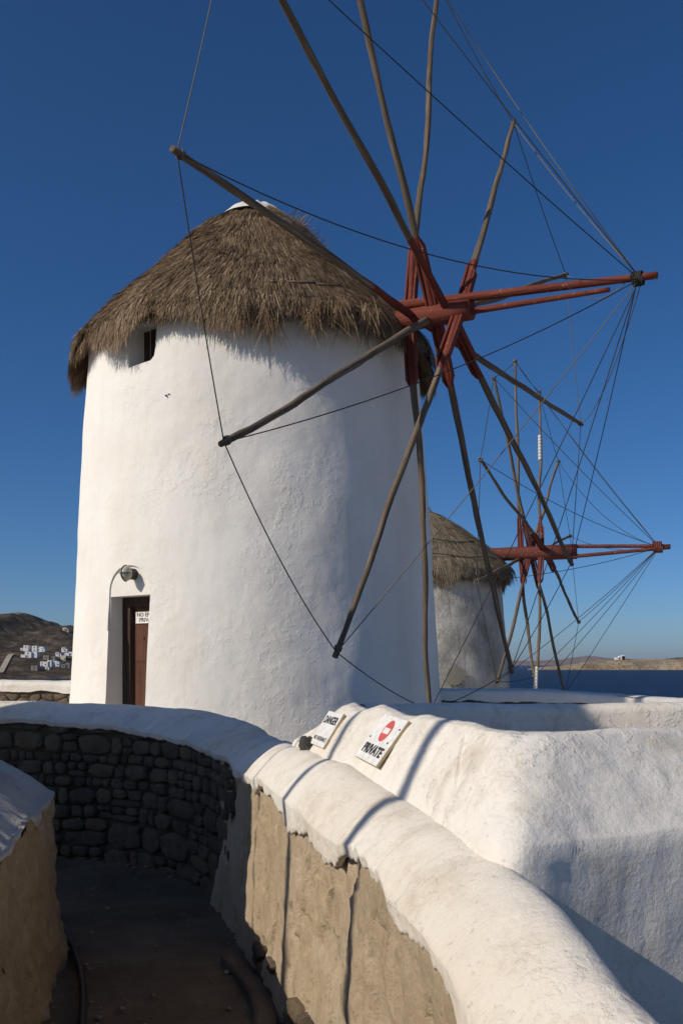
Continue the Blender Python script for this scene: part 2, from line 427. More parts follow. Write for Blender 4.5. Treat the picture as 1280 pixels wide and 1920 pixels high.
# stone face of the far stretch: a recessed core and every stone its own piece
i0 = int(np.argmin(np.abs(R_[:, 1] - 6.75) + 10 * (R_[:, 0] > 0)))
csec = []
for i in range(i0, len(R_), 2):
    fx, fy = R_[i, :2]; n2 = FN[i]
    csec.append([(fx - n2[0] * .045, fy - n2[1] * .045, CZ + z) for z in np.linspace(R_[i, 2] + .03, -2.0, 30)])
loft('wall_core', csec, M['mortar'], gw, .02, 3, 5)

def voronoi_cells(seeds, box4, asp=1.0):
    out = []
    for i, s in enumerate(seeds):
        poly = [(box4[0], box4[2]), (box4[1], box4[2]), (box4[1], box4[3]), (box4[0], box4[3])]
        d = np.hypot(seeds[:, 0] - s[0], (seeds[:, 1] - s[1]) * asp)
        for j in np.argsort(d)[1:22]:
            t = seeds[j]; mx, my = (s + t) / 2; nx, ny = t[0] - s[0], (t[1] - s[1]) * asp * asp
            q = []
            for k in range(len(poly)):
                a, b = poly[k], poly[(k + 1) % len(poly)]
                da = (a[0] - mx) * nx + (a[1] - my) * ny; db = (b[0] - mx) * nx + (b[1] - my) * ny
                if da <= 0: q.append(a)
                if da * db < 0:
                    w = da / (da - db); q.append((a[0] + (b[0] - a[0]) * w, a[1] + (b[1] - a[1]) * w))
            poly = q
            if len(poly) < 3: break
        if len(poly) >= 3: out.append(np.array(poly))
    return out

def stone_piece(poly, place, parent, m, gap=.012, proud=.05, r=None):
    """an uneven stone: polygon in wall coordinates (u, v), place(u, v, d) -> world"""
    c = poly.mean(0); rad = np.abs(poly - c).max()
    # cut the corners so that stones look worn
    pl = []
    for k in range(len(poly)):
        a, b = poly[k], poly[(k + 1) % len(poly)]
        e1, e2 = r.uniform(.06, .24, 2); pl += [a + (b - a) * e1, (a + b) / 2 + (c - (a + b) / 2) * r.uniform(-.05, .10), a + (b - a) * (1 - e2)]
    pl = np.array(pl); n = len(pl); V = []; pr = proud * r.uniform(.5, 1.25); tl = r.uniform(-.25, .25, 2)
    sh = max(.3, 1 - gap / max(rad, .03))
    for scl, d in ((sh, -.09), (sh, pr * .55), (sh * .90, pr * .92), (sh * .5, pr * r.uniform(.85, 1.1))):
        for q in pl:
            w = c + (q - c) * scl * (1 + r.uniform(-.035, .02))
            V.append(place(w[0], w[1], d + (tl @ (w - c)) * .3 + r.uniform(-.004, .004)))
    V.append(place(c[0], c[1], pr * 1.08)); Fc = [tuple(q) for q in grid_faces(4, n, True)]
    Fc += [(3 * n + k, 3 * n + (k + 1) % n, 4 * n) for k in range(n)]
    return mesh('stone', V, Fc, m, parent)

u0 = SL[i0] + .12
def place_wall(u, v, d):
    fx = np.interp(u, SL, R_[:, 0]); fy = np.interp(u, SL, R_[:, 1])
    nx = np.interp(u, SL, FN[:, 0]); ny = np.interp(u, SL, FN[:, 1]); l = math.hypot(nx, ny)
    return (fx + nx / l * (d - .03), fy + ny / l * (d - .03), CZ + v)
rs = np.random.default_rng(21)
uL = np.interp(9.2, R_[:, 1], SL) if False else SL[int(np.argmin(np.abs(R_[:, 0] + 4.3)))]
def course_line(k, u): return vnoise(np.array([[u * 1.1 + k * 7.7, k * 3.1, 0]]), 33)[0] * .035 + vnoise(np.array([[u * 3.3 + k * 2.7, k * 5.1, 0]]), 34)[0] * .018
def blob(u0_, u1_, lo, hi, r):
    """an uneven outline that fills the cell between two courses"""
    n = 9; ph = r.uniform(0, .7); out = []
    for k in range(n):
        a = ph + 2 * math.pi * k / n; cx_, sx_ = math.cos(a), math.sin(a); q = (abs(cx_) ** 5 + abs(sx_) ** 5) ** (-1 / 5) * r.uniform(.86, 1.06)
        uu = (u0_ + u1_) / 2 + (u1_ - u0_) / 2 * cx_ * q; f = .5 + .5 * sx_ * q
        out.append((uu, lo(uu) + (hi(uu) - lo(uu)) * f))
    return np.array(out)
v = -1.93; row = 0
while v < -.60:
    h = (.17, .24, .15, .20, .10, .14, .08)[row % 7] * rs.uniform(.9, 1.1); u = u0 + rs.uniform(-.15, 0)
    lo = lambda q, r_=row, v_=v: v_ + course_line(r_, q); hi = lambda q, r_=row, v_=v, h_=h: v_ + h_ + course_line(r_ + 1, q)
    while u < uL:
        w = h * rs.choice([.6, .9, 1.3, 1.8, 2.4]) * rs.uniform(.85, 1.2); kind_ = rs.uniform()
        cells = [(u, u + w, lo, hi)]
        if kind_ < .22 and h > .13:
            m_ = rs.uniform(.4, .6); mid = lambda q, a=lo, b=hi, f=m_: a(q) + (b(q) - a(q)) * f
            cells = [(u, u + w, lo, mid), (u, u + w * .5, mid, hi), (u + w * .5, u + w, mid, hi)] if w > h * 1.2 else [(u, u + w, lo, mid), (u, u + w, mid, hi)]
        for (a_, b_, l_, h_) in cells:
            poly = blob(a_, b_, l_, h_, rs); top = np.interp(poly.mean(0)[0], SL, R_[:, 2]); poly[:, 1] = np.minimum(poly[:, 1], top - .004)
            if np.ptp(poly[:, 1]) > .025: stone_piece(poly, place_wall, gw, M['stone'], .004, .036, rs)
        u += w
    v += h; row += 1
# loose footing stones along the near end of the mud face
for k in range(26):
    u = np.interp(rs.uniform(3.7, 5.6), R_[:520, 1], SL[:520]); v = rs.uniform(-1.95, -1.66); a = rs.uniform(.05, .10)
    th = np.sort(rs.uniform(0, 6.28, 6)); th = np.linspace(0, 6.28, 7)[:6] + rs.uniform(-.3, .3, 6)
    stone_piece(np.stack([u + a * 1.2 * np.cos(th), v + a * .75 * np.sin(th)], 1), lambda uu, vv, d: place_wall(uu, vv, d + .035), gw, M['stone'], .004, .05, rs)

# ------------------------------------------------------------------ white parapet: sign slope, corner, wall to the right
# columns: ridge X,Y,z / lower edge X,Y,z / foot X,Y,z
def rz(px, py, Y): q = P(px, py, Y); return (q[0], q[1], q[2] - CZ)
PR = []
for (a, b) in (((548, 1402, 6.0), (543, 1405, 5.9)), ((592, 1362, 5.75), (560, 1403, 5.62)), ((636, 1327, 5.5), (588, 1412, 5.25)), ((664, 1329, 5.15), (618, 1424, 4.87)),
               ((695, 1333, 4.85), (650, 1440, 4.55)), ((742, 1340, 4.44), (705, 1470, 4.08)), ((800, 1347, 4.03), (765, 1505, 3.66)), ((850, 1352, 3.73), (822, 1542, 3.34)),
               ((905, 1366, 3.45), (880, 1574, 3.03)), ((965, 1381, 3.22), (945, 1594, 2.80)), ((1040, 1379, 3.27), (1010, 1586, 2.84)), ((1140, 1376, 3.39), (1120, 1575, 2.955)), ((1280, 1371, 3.55), (1280, 1559, 3.10))):
    q = rz(*b); PR.append((*rz(*a), *q, q[0], q[1] - .02, -1.0 if b[0] < 800 else (-1.4 if b[0] < 900 else -2.1)))
PR += [(2.3, 3.98, -.265, 2.3, 3.54, -.575, 2.3, 3.52, -2.1), (4.5, 4.95, -.27, 4.5, 4.5, -.58, 4.5, 4.48, -2.1)]
PRr, PS = resample(PR, 520)
kw = np.hanning(43); kw /= kw.sum()
PRr = np.stack([np.convolve(np.pad(PRr[:, k], 21, 'edge'), kw, 'valid') for k in range(9)], 1)
wp = thing('parapet_wall', 'thick whitewashed parapet with sloped shoulder carrying the two signs, grey face at right', 'wall', (1.0, 3.6, CZ - 1.9))
psec = []
rb = .016 * np.sin(PS * 9.5 + .6) * np.clip((PRr[:, 1] - 3.3) / 1.2, 0, 1)
for i in range(len(PRr)):
    r3, e3, f3 = PRr[i, :3].copy(), PRr[i, 3:6], PRr[i, 6:9]; col = []
    r3[2] += rb[i]
    for a in np.linspace(0, 1, 26)[:-1]: col.append(f3 + (e3 - f3) * a)
    d = r3 - e3; nrm = np.array([-d[0], -d[1], 0.0]); L_ = np.linalg.norm(nrm)
    for a in np.linspace(0, 1, 30):
        b = (.03 if PRr[i, 1] > 3.6 else .012) * math.sin(math.pi * a ** 1.3) ** .8
        q = e3 + d * a; q = q + b * np.array([-d[0] * .5, -d[1] * .5, L_]) / max(1e-6, math.hypot(L_, .5 * L_)); col.append(q)
    h = np.array([d[0], d[1], 0]) / L_
    for a in np.linspace(.08, 1, 8): col.append(r3 + h * .30 * a + np.array([0, 0, .012 * math.sin(a * 3.14) - .0 - .9 * max(0, a - .35) ** 1.2]))
    psec.append([(x, y, CZ + z) for x, y, z in col])
loft('parapet_body', psec, M['parapet'], wp, .012, 2.4, 13, True, .0028)
# drain hole low on the pit side of the wall
from mathutils.bvhtree import BVHTree
cp = [o for o in gw.children if o.name.startswith('coping')][0]
bw_ = BVHTree.FromPolygons([tuple(A3(v.co) + ORG[cp.name]) for v in cp.data.vertices], [tuple(p.vertices) for p in cp.data.polygons])
hh = bw_.ray_cast(Vector((0, 0, CZ)), Vector(unit([(1212 - CX) / F, 1, (HY - 1850) / F])))
if hh[0] is None: hh = bw_.find_nearest(Vector(P(1212, 1862, 2.2)))
hc, hn = A3(hh[0]), A3(hh[1]); uu, ww_0, hn = frame(hn); th = np.linspace(0, 2 * math.pi, 17)
mesh('drain_hole', np.concatenate([[hc + hn * .004], hc + hn * .004 + np.outer(np.cos(th[:-1]), uu) * .012 + np.outer(np.sin(th[:-1]), ww_0) * .028]), [(0, 1 + k, 1 + (k + 1) % 16) for k in range(16)], M['dark'], gw, False)

# ------------------------------------------------------------------ walls further off
def simple_wall(name, label, line, w, zt, zb, mcap, body=None, cap_h=.3, seed=3, cap_over=.03):
    t = thing(name, label, 'wall', (line[0][0], line[0][1], CZ + zb))
    L0, s = resample([(*q, 0, 0) if len(q) == 2 else (q[0], q[1], q[2], 0) for q in line], 160)
    tt = np.gradient(L0[:, :2], axis=0); tt /= np.linalg.norm(tt, axis=1)[:, None]; nn_ = np.stack([tt[:, 1], -tt[:, 0]], 1)
    sec = []
    bot = zt - cap_h if body else zb
    jj = .03 * fbm(np.stack([s * 4, s * 0, s * 0], 1), 3, seed)
    for i in range(len(L0)):
        col = []; c = L0[i, :2]; n = nn_[i]; dz = L0[i, 2]
        for a in np.linspace(0, 1, 8): col.append((*(c + n * (w / 2 + (.0 if body else .05 * (1 - a)))), bot + (jj[i] if body else 0) + (zt - .09 - bot) * a + dz))
        for a in np.linspace(.1, .9, 9): col.append((*(c + n * (w / 2) * math.cos(a * math.pi)), zt - .09 + .09 * math.sin(a * math.pi) ** .6 + dz))
        for a in np.linspace(1, 0, 4): col.append((*(c - n * w / 2), bot + (zt - .09 - bot) * a + dz))
        sec.append([(x, y, CZ + z) for x, y, z in col])
    loft('coping' if body else 'wall_body', sec, mcap, t, .015, 1.6, seed, True, .004)
    if body:
        sec = []
        for i in range(len(L0)):
            c = L0[i, :2]; n = nn_[i]; dz = L0[i, 2]
            sec.append([(*(c + n * (w / 2 - cap_over)), CZ + z + dz) for z in np.linspace(zt - .06, zb, 10)] + [(*(c - n * (w / 2 - cap_over)), CZ + z + dz) for z in (zb, zt - .06)])
        loft('wall_core', sec, body, t, .03, 3, seed + 1)
    return t, L0, s, nn_
simple_wall('terrace_wall', 'plain low whitewashed wall just behind the sign parapet, half in shade', [(.2, 8.6, .0), (.9, 8.75, 0), (2.3, 9.0, -.01), (3.6, 9.1, .0), (6.5, 9.4, 0)], .35, -.385, -1.4, M['parapet'], seed=8)
simple_wall('boundary_wall', 'low whitewashed wall at the foot of the smaller windmill, before the sea', [(1.0, 14.3, .04), (2.2, 14.4, .015), (3.4, 14.5, -.01), (4.6, 14.5, -.085), (5.5, 14.5, -.14), (8, 14.6, -.16)], .5, -.40, -1.4, M['plaster'], M['stone'], .19, seed=9)
lw, LL, Ls, Ln = simple_wall('field_wall', 'low white-topped dry stone wall left of the big windmill', [(-9, 16.2), (-6, 16.1), (-4.2, 16.05), (-2, 16)], .5, -.285, -1.4, M['parapet'], M['mortar'], .20, seed=11)
rs2 = np.random.default_rng(4); sd_ = []
for vv in np.arange(-1.2, -.5, .13):
    uu = Ls[50]
    while uu < Ls[-1]: w = rs2.uniform(.15, .4); sd_.append((uu + w / 2, vv + rs2.normal(0, .03))); uu += w
def place_lw(u, v, d):
    i = np.interp(u, Ls, LL[:, 0]), np.interp(u, Ls, LL[:, 1]); n = Ln[10]
    return (i[0] + n[0] * (.24 + d - .04), i[1] + n[1] * (.24 + d - .04), CZ + v)
for poly in voronoi_cells(np.array(sd_), (Ls[45], Ls[-1], -1.3, -.52), 1.2):
    if np.ptp(poly[:, 1]) > .04: stone_piece(poly, place_lw, lw, M['stone'], .012, .05, rs2)

# near wall on the left side of the path
LW = [(-.85, .3), (-1.15, 2.2), (-1.38, 3.3), (-1.56, 4.28), (-1.74, 5.2), (-1.87, 5.86)]
nl = thing('path_wall', 'end of a near ochre-rendered wall with lichen-grey whitewashed top at left edge', 'wall', (-1.9, 5.0, CZ - 1.9))
LR, ls = resample([(*q, 0, 0) for q in LW], 170)
tt = np.gradient(LR[:, :2], axis=0); tt /= np.linalg.norm(tt, axis=1)[:, None]; ln = np.stack([tt[:, 1], -tt[:, 0]], 1)
fsec, tsec = [], []
jj = .05 * fbm(np.stack([ls * 3, ls * 0, ls * 0], 1), 4, 55)
for i in range(len(LR)):
    c = LR[i, :2]; n = ln[i]
    fsec.append([(*(c + n * (-.012 + .10 * a * a)), CZ - .865 - 1.055 * a) for a in np.linspace(0, 1, 40)])
    zt_ = -.86 + .3 * jj[i]
    col = [(*(c - n * .05), CZ + zt_ - .03 + jj[i]), (*(c + n * .004), CZ + zt_ - .03 + jj[i]), (*(c + n * .002), CZ + zt_ + .02)]
    for a in np.linspace(.05, 1, 16): col.append((*(c - n * .62 * a), CZ + zt_ + .30 * (1 - (1 - a) ** 1.6)))
    for a in np.linspace(.1, 1, 8): col.append((*(c - n * (.62 + .4 * a)), CZ + zt_ + .30 - .9 * a * a))
    tsec.append(col)
# round off the far end of the wall
for sset, drop in ((fsec, False), (tsec, True)):
    last = A3(sset[-1]); d2 = np.array([*tt[-1], 0]); nn3 = np.array([*ln[-1], 0]); cc = np.array([*LR[-1, :2], 0])
    for a in np.linspace(.15, 1, 12):
        new = last.copy(); sft = .34 * math.sin(a * math.pi / 2); inn = .9 * (1 - math.cos(a * math.pi / 2))
        off = (last - cc) @ nn3
        for k in range(len(last)):
            o_ = off[k]
            new[k] = last[k] + d2 * sft - nn3 * max(0, o_ + inn) * (a ** 2) * .9
        if drop: new[:, 2] = np.minimum(new[:, 2], CZ - .58 - .25 * a ** 3)
        sset.append(new.tolist())
loft('rendered_face', fsec, M['yellow'], nl, .024, 2.6, 19, True, .020)
loft('wall_top', tsec, M['greytop'], nl, .024, 2.6, 19, True, .006)
last = A3(fsec[-1]); endf = [last.tolist(), (last + np.array([-1.2, .25, 0])).tolist()]
loft('end_face', endf, M['yellow'], nl, .02, 2.6, 23)

# loose grit and pebbles on the path
r = np.random.default_rng(77); ng = 1500; gx_ = r.uniform(-4, .4, ng); gy_ = r.uniform(3.6, 9, ng); gs = r.gamma(1.6, .005, ng).clip(.003, .03)
oc = np.array([[1, 0, 0], [-1, 0, 0], [0, 1, 0], [0, -1, 0], [0, 0, 1], [0, 0, -1.]])
gv = oc[None] * gs[:, None, None] * r.uniform(.6, 1.2, (ng, 6, 1)) * [1, 1, .6] + np.stack([gx_, gy_, np.full(ng, CZ - 1.875)], 1)[:, None]
tf = np.array([[0, 2, 4], [2, 1, 4], [1, 3, 4], [3, 0, 4], [2, 0, 5], [1, 2, 5], [3, 1, 5], [0, 3, 5]])
go = mesh('gravel', gv.reshape(-1, 3), (tf[None] + (np.arange(ng) * 6)[:, None, None]).reshape(-1, 3), M['rubble'], None, False, 'stuff')
# hose along the path and a curved kerb
def path_tube(name, label, cat, pts, r, m, sides=8):
    q, _ = resample(pts, 40); q = A3(q)
    v, f = tube(q, [r] * len(q), sides); return tag(mesh(name, v, f, m), label, cat)
zg = CZ - 1.85
def G(px, py): Y = 1.85 * F / (py - HY); return (*P(px, py, Y)[:2], zg)
path_tube('garden_hose', 'black hose lying on the dark path beside the left wall', 'hose', [G(100, 1700), G(128, 1755), G(148, 1810), G(156, 1870), G(150, 1990)], .022, M['hose'])
kp, _ = resample([G(415, 1795), G(452, 1835), G(474, 1880), G(480, 1990)], 40)
ks = [[(x, y, zg - .06), (x - .01, y, zg + .012), (x + .02, y + .01, zg + .022), (x + .10, y + .02, zg + .020), (x + .12, y + .02, zg - .05)] for x, y, z in kp]
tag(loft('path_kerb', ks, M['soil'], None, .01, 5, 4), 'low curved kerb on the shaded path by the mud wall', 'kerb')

# ------------------------------------------------------------------ windmill pieces
def circle_hit(px, c, r):
    """plan point where the view ray through pixel column px first meets circle (c, r)"""
    d = unit([(px - CX) / F, 1.0]); b = d @ c; q = b * b - (c @ c - r * r)
    return d * (b - math.sqrt(max(q, 0)))

def tower_mesh(c, prof, nseg, seed, lean=(0, 0), amp=.014):
    th = np.linspace(0, 2 * math.pi, nseg, endpoint=False); rows = []
    zs = np.linspace(prof[0][1], prof[-1][1], 70)
    rr = np.interp(zs, [p[1] for p in prof], [p[0] for p in prof])
    for z, r in zip(zs, rr):
        f = (z - zs[0]) / (zs[-1] - zs[0])
        p = np.stack([c[0] + lean[0] * f + r * np.cos(th), c[1] + lean[1] * f + r * np.sin(th), CZ + z + 0 * th], 1)
        d = amp * fbm(p * .9, 3, seed) + amp * .35 * fbm(p * [3, 3, 2.2], 3, seed + 5)
        p[:, 0] += d * np.cos(th); p[:, 1] += d * np.sin(th); rows.append(p)
    V = np.concatenate(rows); Fc = [tuple(q) for q in grid_faces(len(zs), nseg, True)]
    n = len(zs); Fc += [tuple(range(nseg))[::-1], tuple((n - 1) * nseg + k for k in range(nseg))]
    return V, Fc

def prism(outline, org, ax, up, inn, d0, d1):
    """closed prism: outline points (a, b) in the plane (ax, up) at org, from depth d0 to d1 along inn"""
    n = len(outline); V = []
    for d in (d0, d1):
        for a, b in outline: V.append(org + ax * a + up * b + inn * d)
    Fc = [tuple(range(n)), tuple(range(2 * n - 1, n - 1, -1))] + [(k, n + k, n + (k + 1) % n, (k + 1) % n) for k in range(n)]
    me = bpy.data.meshes.new('cutter'); me.from_pydata([tuple(v) for v in V], [], Fc)
    bm = bmesh.new(); bm.from_mesh(me); bmesh.ops.recalc_face_normals(bm, faces=bm.faces); bm.to_mesh(me); bm.free()
    return me

def cut(o, cutters):
    tmp = []
    for me in cutters:
        c = bpy.data.objects.new('cutter', me); S.collection.objects.link(c); tmp.append(c)
        md = o.modifiers.new('cut', 'BOOLEAN'); md.object = c; md.operation = 'DIFFERENCE'; md.solver = 'EXACT'
    bpy.context.view_layer.update()
    dg = bpy.context.evaluated_depsgraph_get(); new = bpy.data.meshes.new_from_object(o.evaluated_get(dg))
    o.modifiers.clear(); old = o.data; o.data = new; bpy.data.meshes.remove(old)
    for c in tmp: bpy.data.objects.remove(c)

def thatch(root, c, prof, n, seed, m, hood=None, wmul=1.0, over=.22, droop=(.25, -.97), shag=1.0):
    """an underlay solid and a mass of straw lying down the slope"""
    r = np.random.default_rng(seed); pr = A3(prof)
    seg = np.r_[0, np.cumsum(np.linalg.norm(np.diff(pr, axis=0), axis=1))]; Lp = seg[-1]
    def surf(th, t):
        tc = np.clip(t, 0, Lp); R = np.interp(tc, seg, pr[:, 0]); Z = np.interp(tc, seg, pr[:, 1])
        e = t - tc; R = R + e * droop[0]; Z = Z + e * droop[1]
        lump = .06 * fbm(np.stack([np.cos(th) * 2.2, np.sin(th) * 2.2, tc * 1.1], -1).reshape(-1, 3), 3, seed).reshape(th.shape)
        if hood is not None:
            dth = (th - hood[0] + math.pi) % (2 * math.pi) - math.pi
            lump = lump + hood[2] * np.exp(-(dth / hood[1]) ** 4) * np.clip(tc / Lp * 1.6, 0, 1)
        R = R + lump * .75; Z = Z + lump * .65
        return np.stack([c[0] + R * np.cos(th), c[1] + R * np.sin(th), CZ + Z], -1)
    nth = 96; ts = np.linspace(0, Lp, 26); TH, TT = np.meshgrid(np.linspace(0, 2 * math.pi, nth, endpoint=False), ts)
    base = surf(TH, TT * (1 - .20 / Lp)); base[..., 2] -= .05
    under = base[-1].copy(); cc = np.array([c[0], c[1]])
    inner = under.copy(); inner[:, :2] = cc + (under[:, :2] - cc) * .93; inner[:, 2] += .03
    V = np.concatenate([base.reshape(-1, 3), inner]); nr = len(ts) + 1
    cap_i = len(V); V = np.concatenate([V, [[c[0], c[1], CZ + pr[0, 1] - .03]]])
    Fc = [tuple(q) for q in grid_faces(nr, nth, True)] + [(k, cap_i, (k + 1) % nth) for k in range(nth)]
    tb = mesh('thatched_roof', V, Fc, M['thatchbase'], root)
    # straw
    q = r.uniform(0, 1, n * 3); t = q * Lp; keep = r.uniform(0, 1, n * 3) < (np.interp(t, seg, pr[:, 0]) / pr[:, 0].max()) ** .8
    t = t[keep][:n]; n = len(t); th = r.uniform(0, 2 * math.pi, n)
    # bundles: pull straw toward clump centres
    cl = np.round(th * 22 + 1.5 * vnoise(np.stack([th * 3, t, t * 0], 1), seed + 8)) / 28
    th = th + (cl - th) * .6 * r.uniform(0, 1, n)
    ln_ = r.uniform(.30, .68, n) * shag
    ov = over * (.35 + 1.5 * fbm(np.stack([np.cos(th) * 5, np.sin(th) * 5, th * 0], 1), 3, seed + 3)) + r.uniform(-.14, .17, n) + (r.uniform(0, 1, n) < .06) * r.uniform(0, .14, n)
    tip = np.minimum(t + ln_, Lp + np.maximum(ov, -.05)); t = np.minimum(t, tip - .2)
    swirl = .16 * fbm(np.stack([np.cos(th) * 2, np.sin(th) * 2, t * 1.3], 1), 2, seed + 4) + r.normal(0, .10, n)
    wid = r.uniform(.0035, .0085, n) * wmul
    pts, tan = [], []
    lift0, lift1 = r.uniform(-.015, .02, n), np.abs(r.normal(0, .028, n)) + .012
    for k in range(3):
        f = k / 2; tk = np.maximum(t + (tip - t) * f, .0); Rk = np.maximum(.3, np.interp(np.clip(tk, 0, Lp), seg, pr[:, 0]))
        thk = th + swirl * (tip - t) * f / Rk
        p = surf(thk, tk); lf = lift0 + (lift1 - lift0) * (f ** 1.2)
        p[:, 0] += lf * np.cos(thk) * .6; p[:, 1] += lf * np.sin(thk) * .6; p[:, 2] += lf * .75
        pts.append(p); tan.append(np.stack([-np.sin(thk), np.cos(thk), r.normal(0, .35, n)], 1))
    V = []
    for k, ww in enumerate((1, .8, .25)):
        V += [pts[k] - tan[k] * (wid * ww)[:, None], pts[k] + tan[k] * (wid * ww)[:, None]]
    V = np.stack(V, 1).reshape(-1, 3); b = (np.arange(n) * 6)[:, None]
    Fc = np.concatenate([b + [[0, 1, 3, 2]], b + [[2, 3, 5, 4]]])
    so = mesh('straw', V, Fc, m, tb, False); so['kind'] = 'stuff'
    return tb, surf, Lp

def tuft(parent, base, dirv, n, ln_, spread, m, seed, wid=.004):
    r = np.random.default_rng(seed); V = []
    u, w, d = frame(dirv)
    p0 = base + r.normal(0, spread * .35, (n, 3)); d1 = d + r.normal(0, .28, (n, 1)) * u + r.normal(0, .28, (n, 1)) * w
    L_ = (ln_ * r.uniform(.5, 1.1, n))[:, None]; sid = r.normal(0, 1, (n, 3)); sid /= np.linalg.norm(sid, axis=1)[:, None]
    p1 = p0 + d1 * L_ * .55; p2 = p0 + d1 * L_ + np.array([0, 0, -.10]) * L_
    for p, ww in ((p0, 1), (p1, .8), (p2, .25)): V += [p - sid * wid * ww, p + sid * wid * ww]
    V = np.stack(V, 1).reshape(-1, 3); b = (np.arange(n) * 6)[:, None]
    o = mesh('straw_tuft', V, np.concatenate([b + [[0, 1, 3, 2]], b + [[2, 3, 5, 4]]]), m, parent, False); o['kind'] = 'stuff'
    return o

def canvas_cap(root, c, r, z0, z1, seed, m=None):
    th = np.linspace(0, 2 * math.pi, 64, endpoint=False); rows = []
    rp = np.random.default_rng(seed); ph = rp.uniform(0, 6.28, 5)
    for f in np.linspace(0, 1, 10):
        fold = sum(np.cos(th * k + p) for k, p in zip((5, 8, 11, 14, 19), ph)) * .022 * math.sin(math.pi * min(1, f * 1.2)) ** .7
        R = r * f * (1 + fold); Z = z1 - (z1 - z0) * f ** 2.1 + fold * .5 * r
        rows.append(np.stack([c[0] + R * np.cos(th), c[1] + R * np.sin(th), CZ + Z + 0 * th], 1))
    V = np.concatenate(rows); Fc = [tuple(q) for q in grid_faces(10, 64, True)]
    return mesh('canvas_cap', V, Fc, m or M['tarp'], root)

def sail_pole(root, p0, p1, r0, r1, seed, m, splint=None, n_axle=None, msplint=None, bend=.03, label=None, boards=True):
    r = np.random.default_rng(seed); p0, p1 = A3(p0), A3(p1); L_ = np.linalg.norm(p1 - p0); u, w, d = frame(p1 - p0)
    nseg = 30; t = np.linspace(0, 1, nseg)
    w1 = vnoise(np.stack([t * 3.1 + seed * 3.7, t * 0, t * 0], 1), 2) * np.sin(np.pi * t) ; w2 = vnoise(np.stack([t * 3.3 + seed * 7.1, t * 0, t * 0], 1), 6) * np.sin(np.pi * t)
    pth = p0 + np.outer(t, p1 - p0) + np.outer(w1 * bend, u) + np.outer(w2 * bend, w)
    jit = np.sin(np.pi * t) ** .5; pth = pth + np.outer(jit * .007 * vnoise(np.stack([t * 17 + seed, t * 0, t * 0], 1), 12), u) + np.outer(jit * .007 * vnoise(np.stack([t * 19 + seed, t * 0, t * 0], 1), 13), w)
    rad = r0 + (r1 - r0) * t; rad = rad * (1 + .10 * vnoise(np.stack([t * 13 + seed, t * 0, t * 0], 1), 4) + .06 * vnoise(np.stack([t * 27 + seed, t * 0, t * 0], 1), 5))
    v, f = tube(pth, rad, 8, .39, .6)
    o = mesh('sail_pole', v, f, m, root); grain(o, d, None)
    if splint:
        o.data.materials.append(msplint)
        for pi_, pg in enumerate(o.data.polygons):
            if pi_ < (nseg - 1) * 8 and (pi_ // 8 + .5) / (nseg - 1) * L_ < splint * 1.08: pg.material_index = 1
    if label: o['label'] = label
    if splint and boards:
        side = unit(n_axle - d * (n_axle @ d)); tang = np.cross(d, side)
        for s, l0 in ((-1, splint * r.uniform(.9, 1.12)), (1, splint * r.uniform(.78, 1.0))):
            hw, ht = r0 * .38, r0 * .95; cz = side * s * (r0 * 1.02 + hw * .98)
            prof_ = [(-.02, 0), (l0 * .9, 0), (l0, 1)]
            V = []
            for (a, tp) in prof_:
                ctr = p0 + d * a + cz * (1 - .45 * tp); h1 = hw * (1 - .62 * tp)
                for i_, j_ in ((-1, -1), (1, -1), (1, 1), (-1, 1)): V.append(ctr + side * i_ * h1 + tang * j_ * ht * (1 - .15 * tp))
            Fc = [tuple(q) for q in grid_faces(3, 4, True)] + [(3, 2, 1, 0), (8, 9, 10, 11)]
            so = mesh('splint', np.array(V), Fc, msplint, o, False); grain(so, d, None)
            bv = so.modifiers.new('edge', 'BEVEL'); bv.width = .008; bv.segments = 1
    return o

def rope(root, p0, p1, sag, r=.009, m=None, side=None, name='rope'):
    p0, p1 = A3(p0), A3(p1); t = np.linspace(0, 1, 22)
    q = p0 + np.outer(t, p1 - p0); q[:, 2] -= 4 * sag * t * (1 - t)
    if side is not None: q += np.outer(4 * t * (1 - t), A3(side))
    v, f = tube(q, [r] * 22, 5); return mesh(name, v, f, m or M['rope'], root)

def lashing(root, p, d, r, m, turns=4):
    u, w, d = frame(d); a = np.linspace(0, 2 * math.pi * turns, 10 * turns + 1)
    q = p + np.outer((a / (2 * math.pi) - turns / 2) * r * .34, d) + np.outer(np.cos(a), u) * r + np.outer(np.sin(a), w) * r
    return mesh('lashing', *tube(q, [r * .19] * len(q), 5), m, root)

# ------------------------------------------------------------------ the big windmill
C1 = np.array([-1.26, 13.94])
mill = thing('windmill', 'large whitewashed round windmill with thatched roof and brown door nearest the camera', 'windmill', (C1[0], C1[1], CZ - 1.3), 'thatched windmills with bare sail wheels')
TP = [(2.92, -1.5), (2.83, -1.0), (2.785, -.5), (2.70, .8), (2.63, 2.2), (2.545, 3.6), (2.47, 4.5), (2.455, 4.72)]
LEAN = (-.06, 0)
v, f = tower_mesh(C1, TP, 200, 101, LEAN)
wall = mesh('tower_wall', v, f, M['plaster'], mill)
def rad_at(z): return np.interp(z, [p[1] for p in TP], [p[0] for p in TP])
def c_at(z): return C1 + np.array(LEAN) * (z + 1.5) / 6.22
def wall_pt(px, z):
    q = circle_hit(px, c_at(z), rad_at(z)); return np.array([q[0], q[1], CZ + z])
def z_at(px, py):
    z = 1.0
    for _ in range(12): q = wall_pt(px, z); z = (HY - py) / F * q[1]
    return z
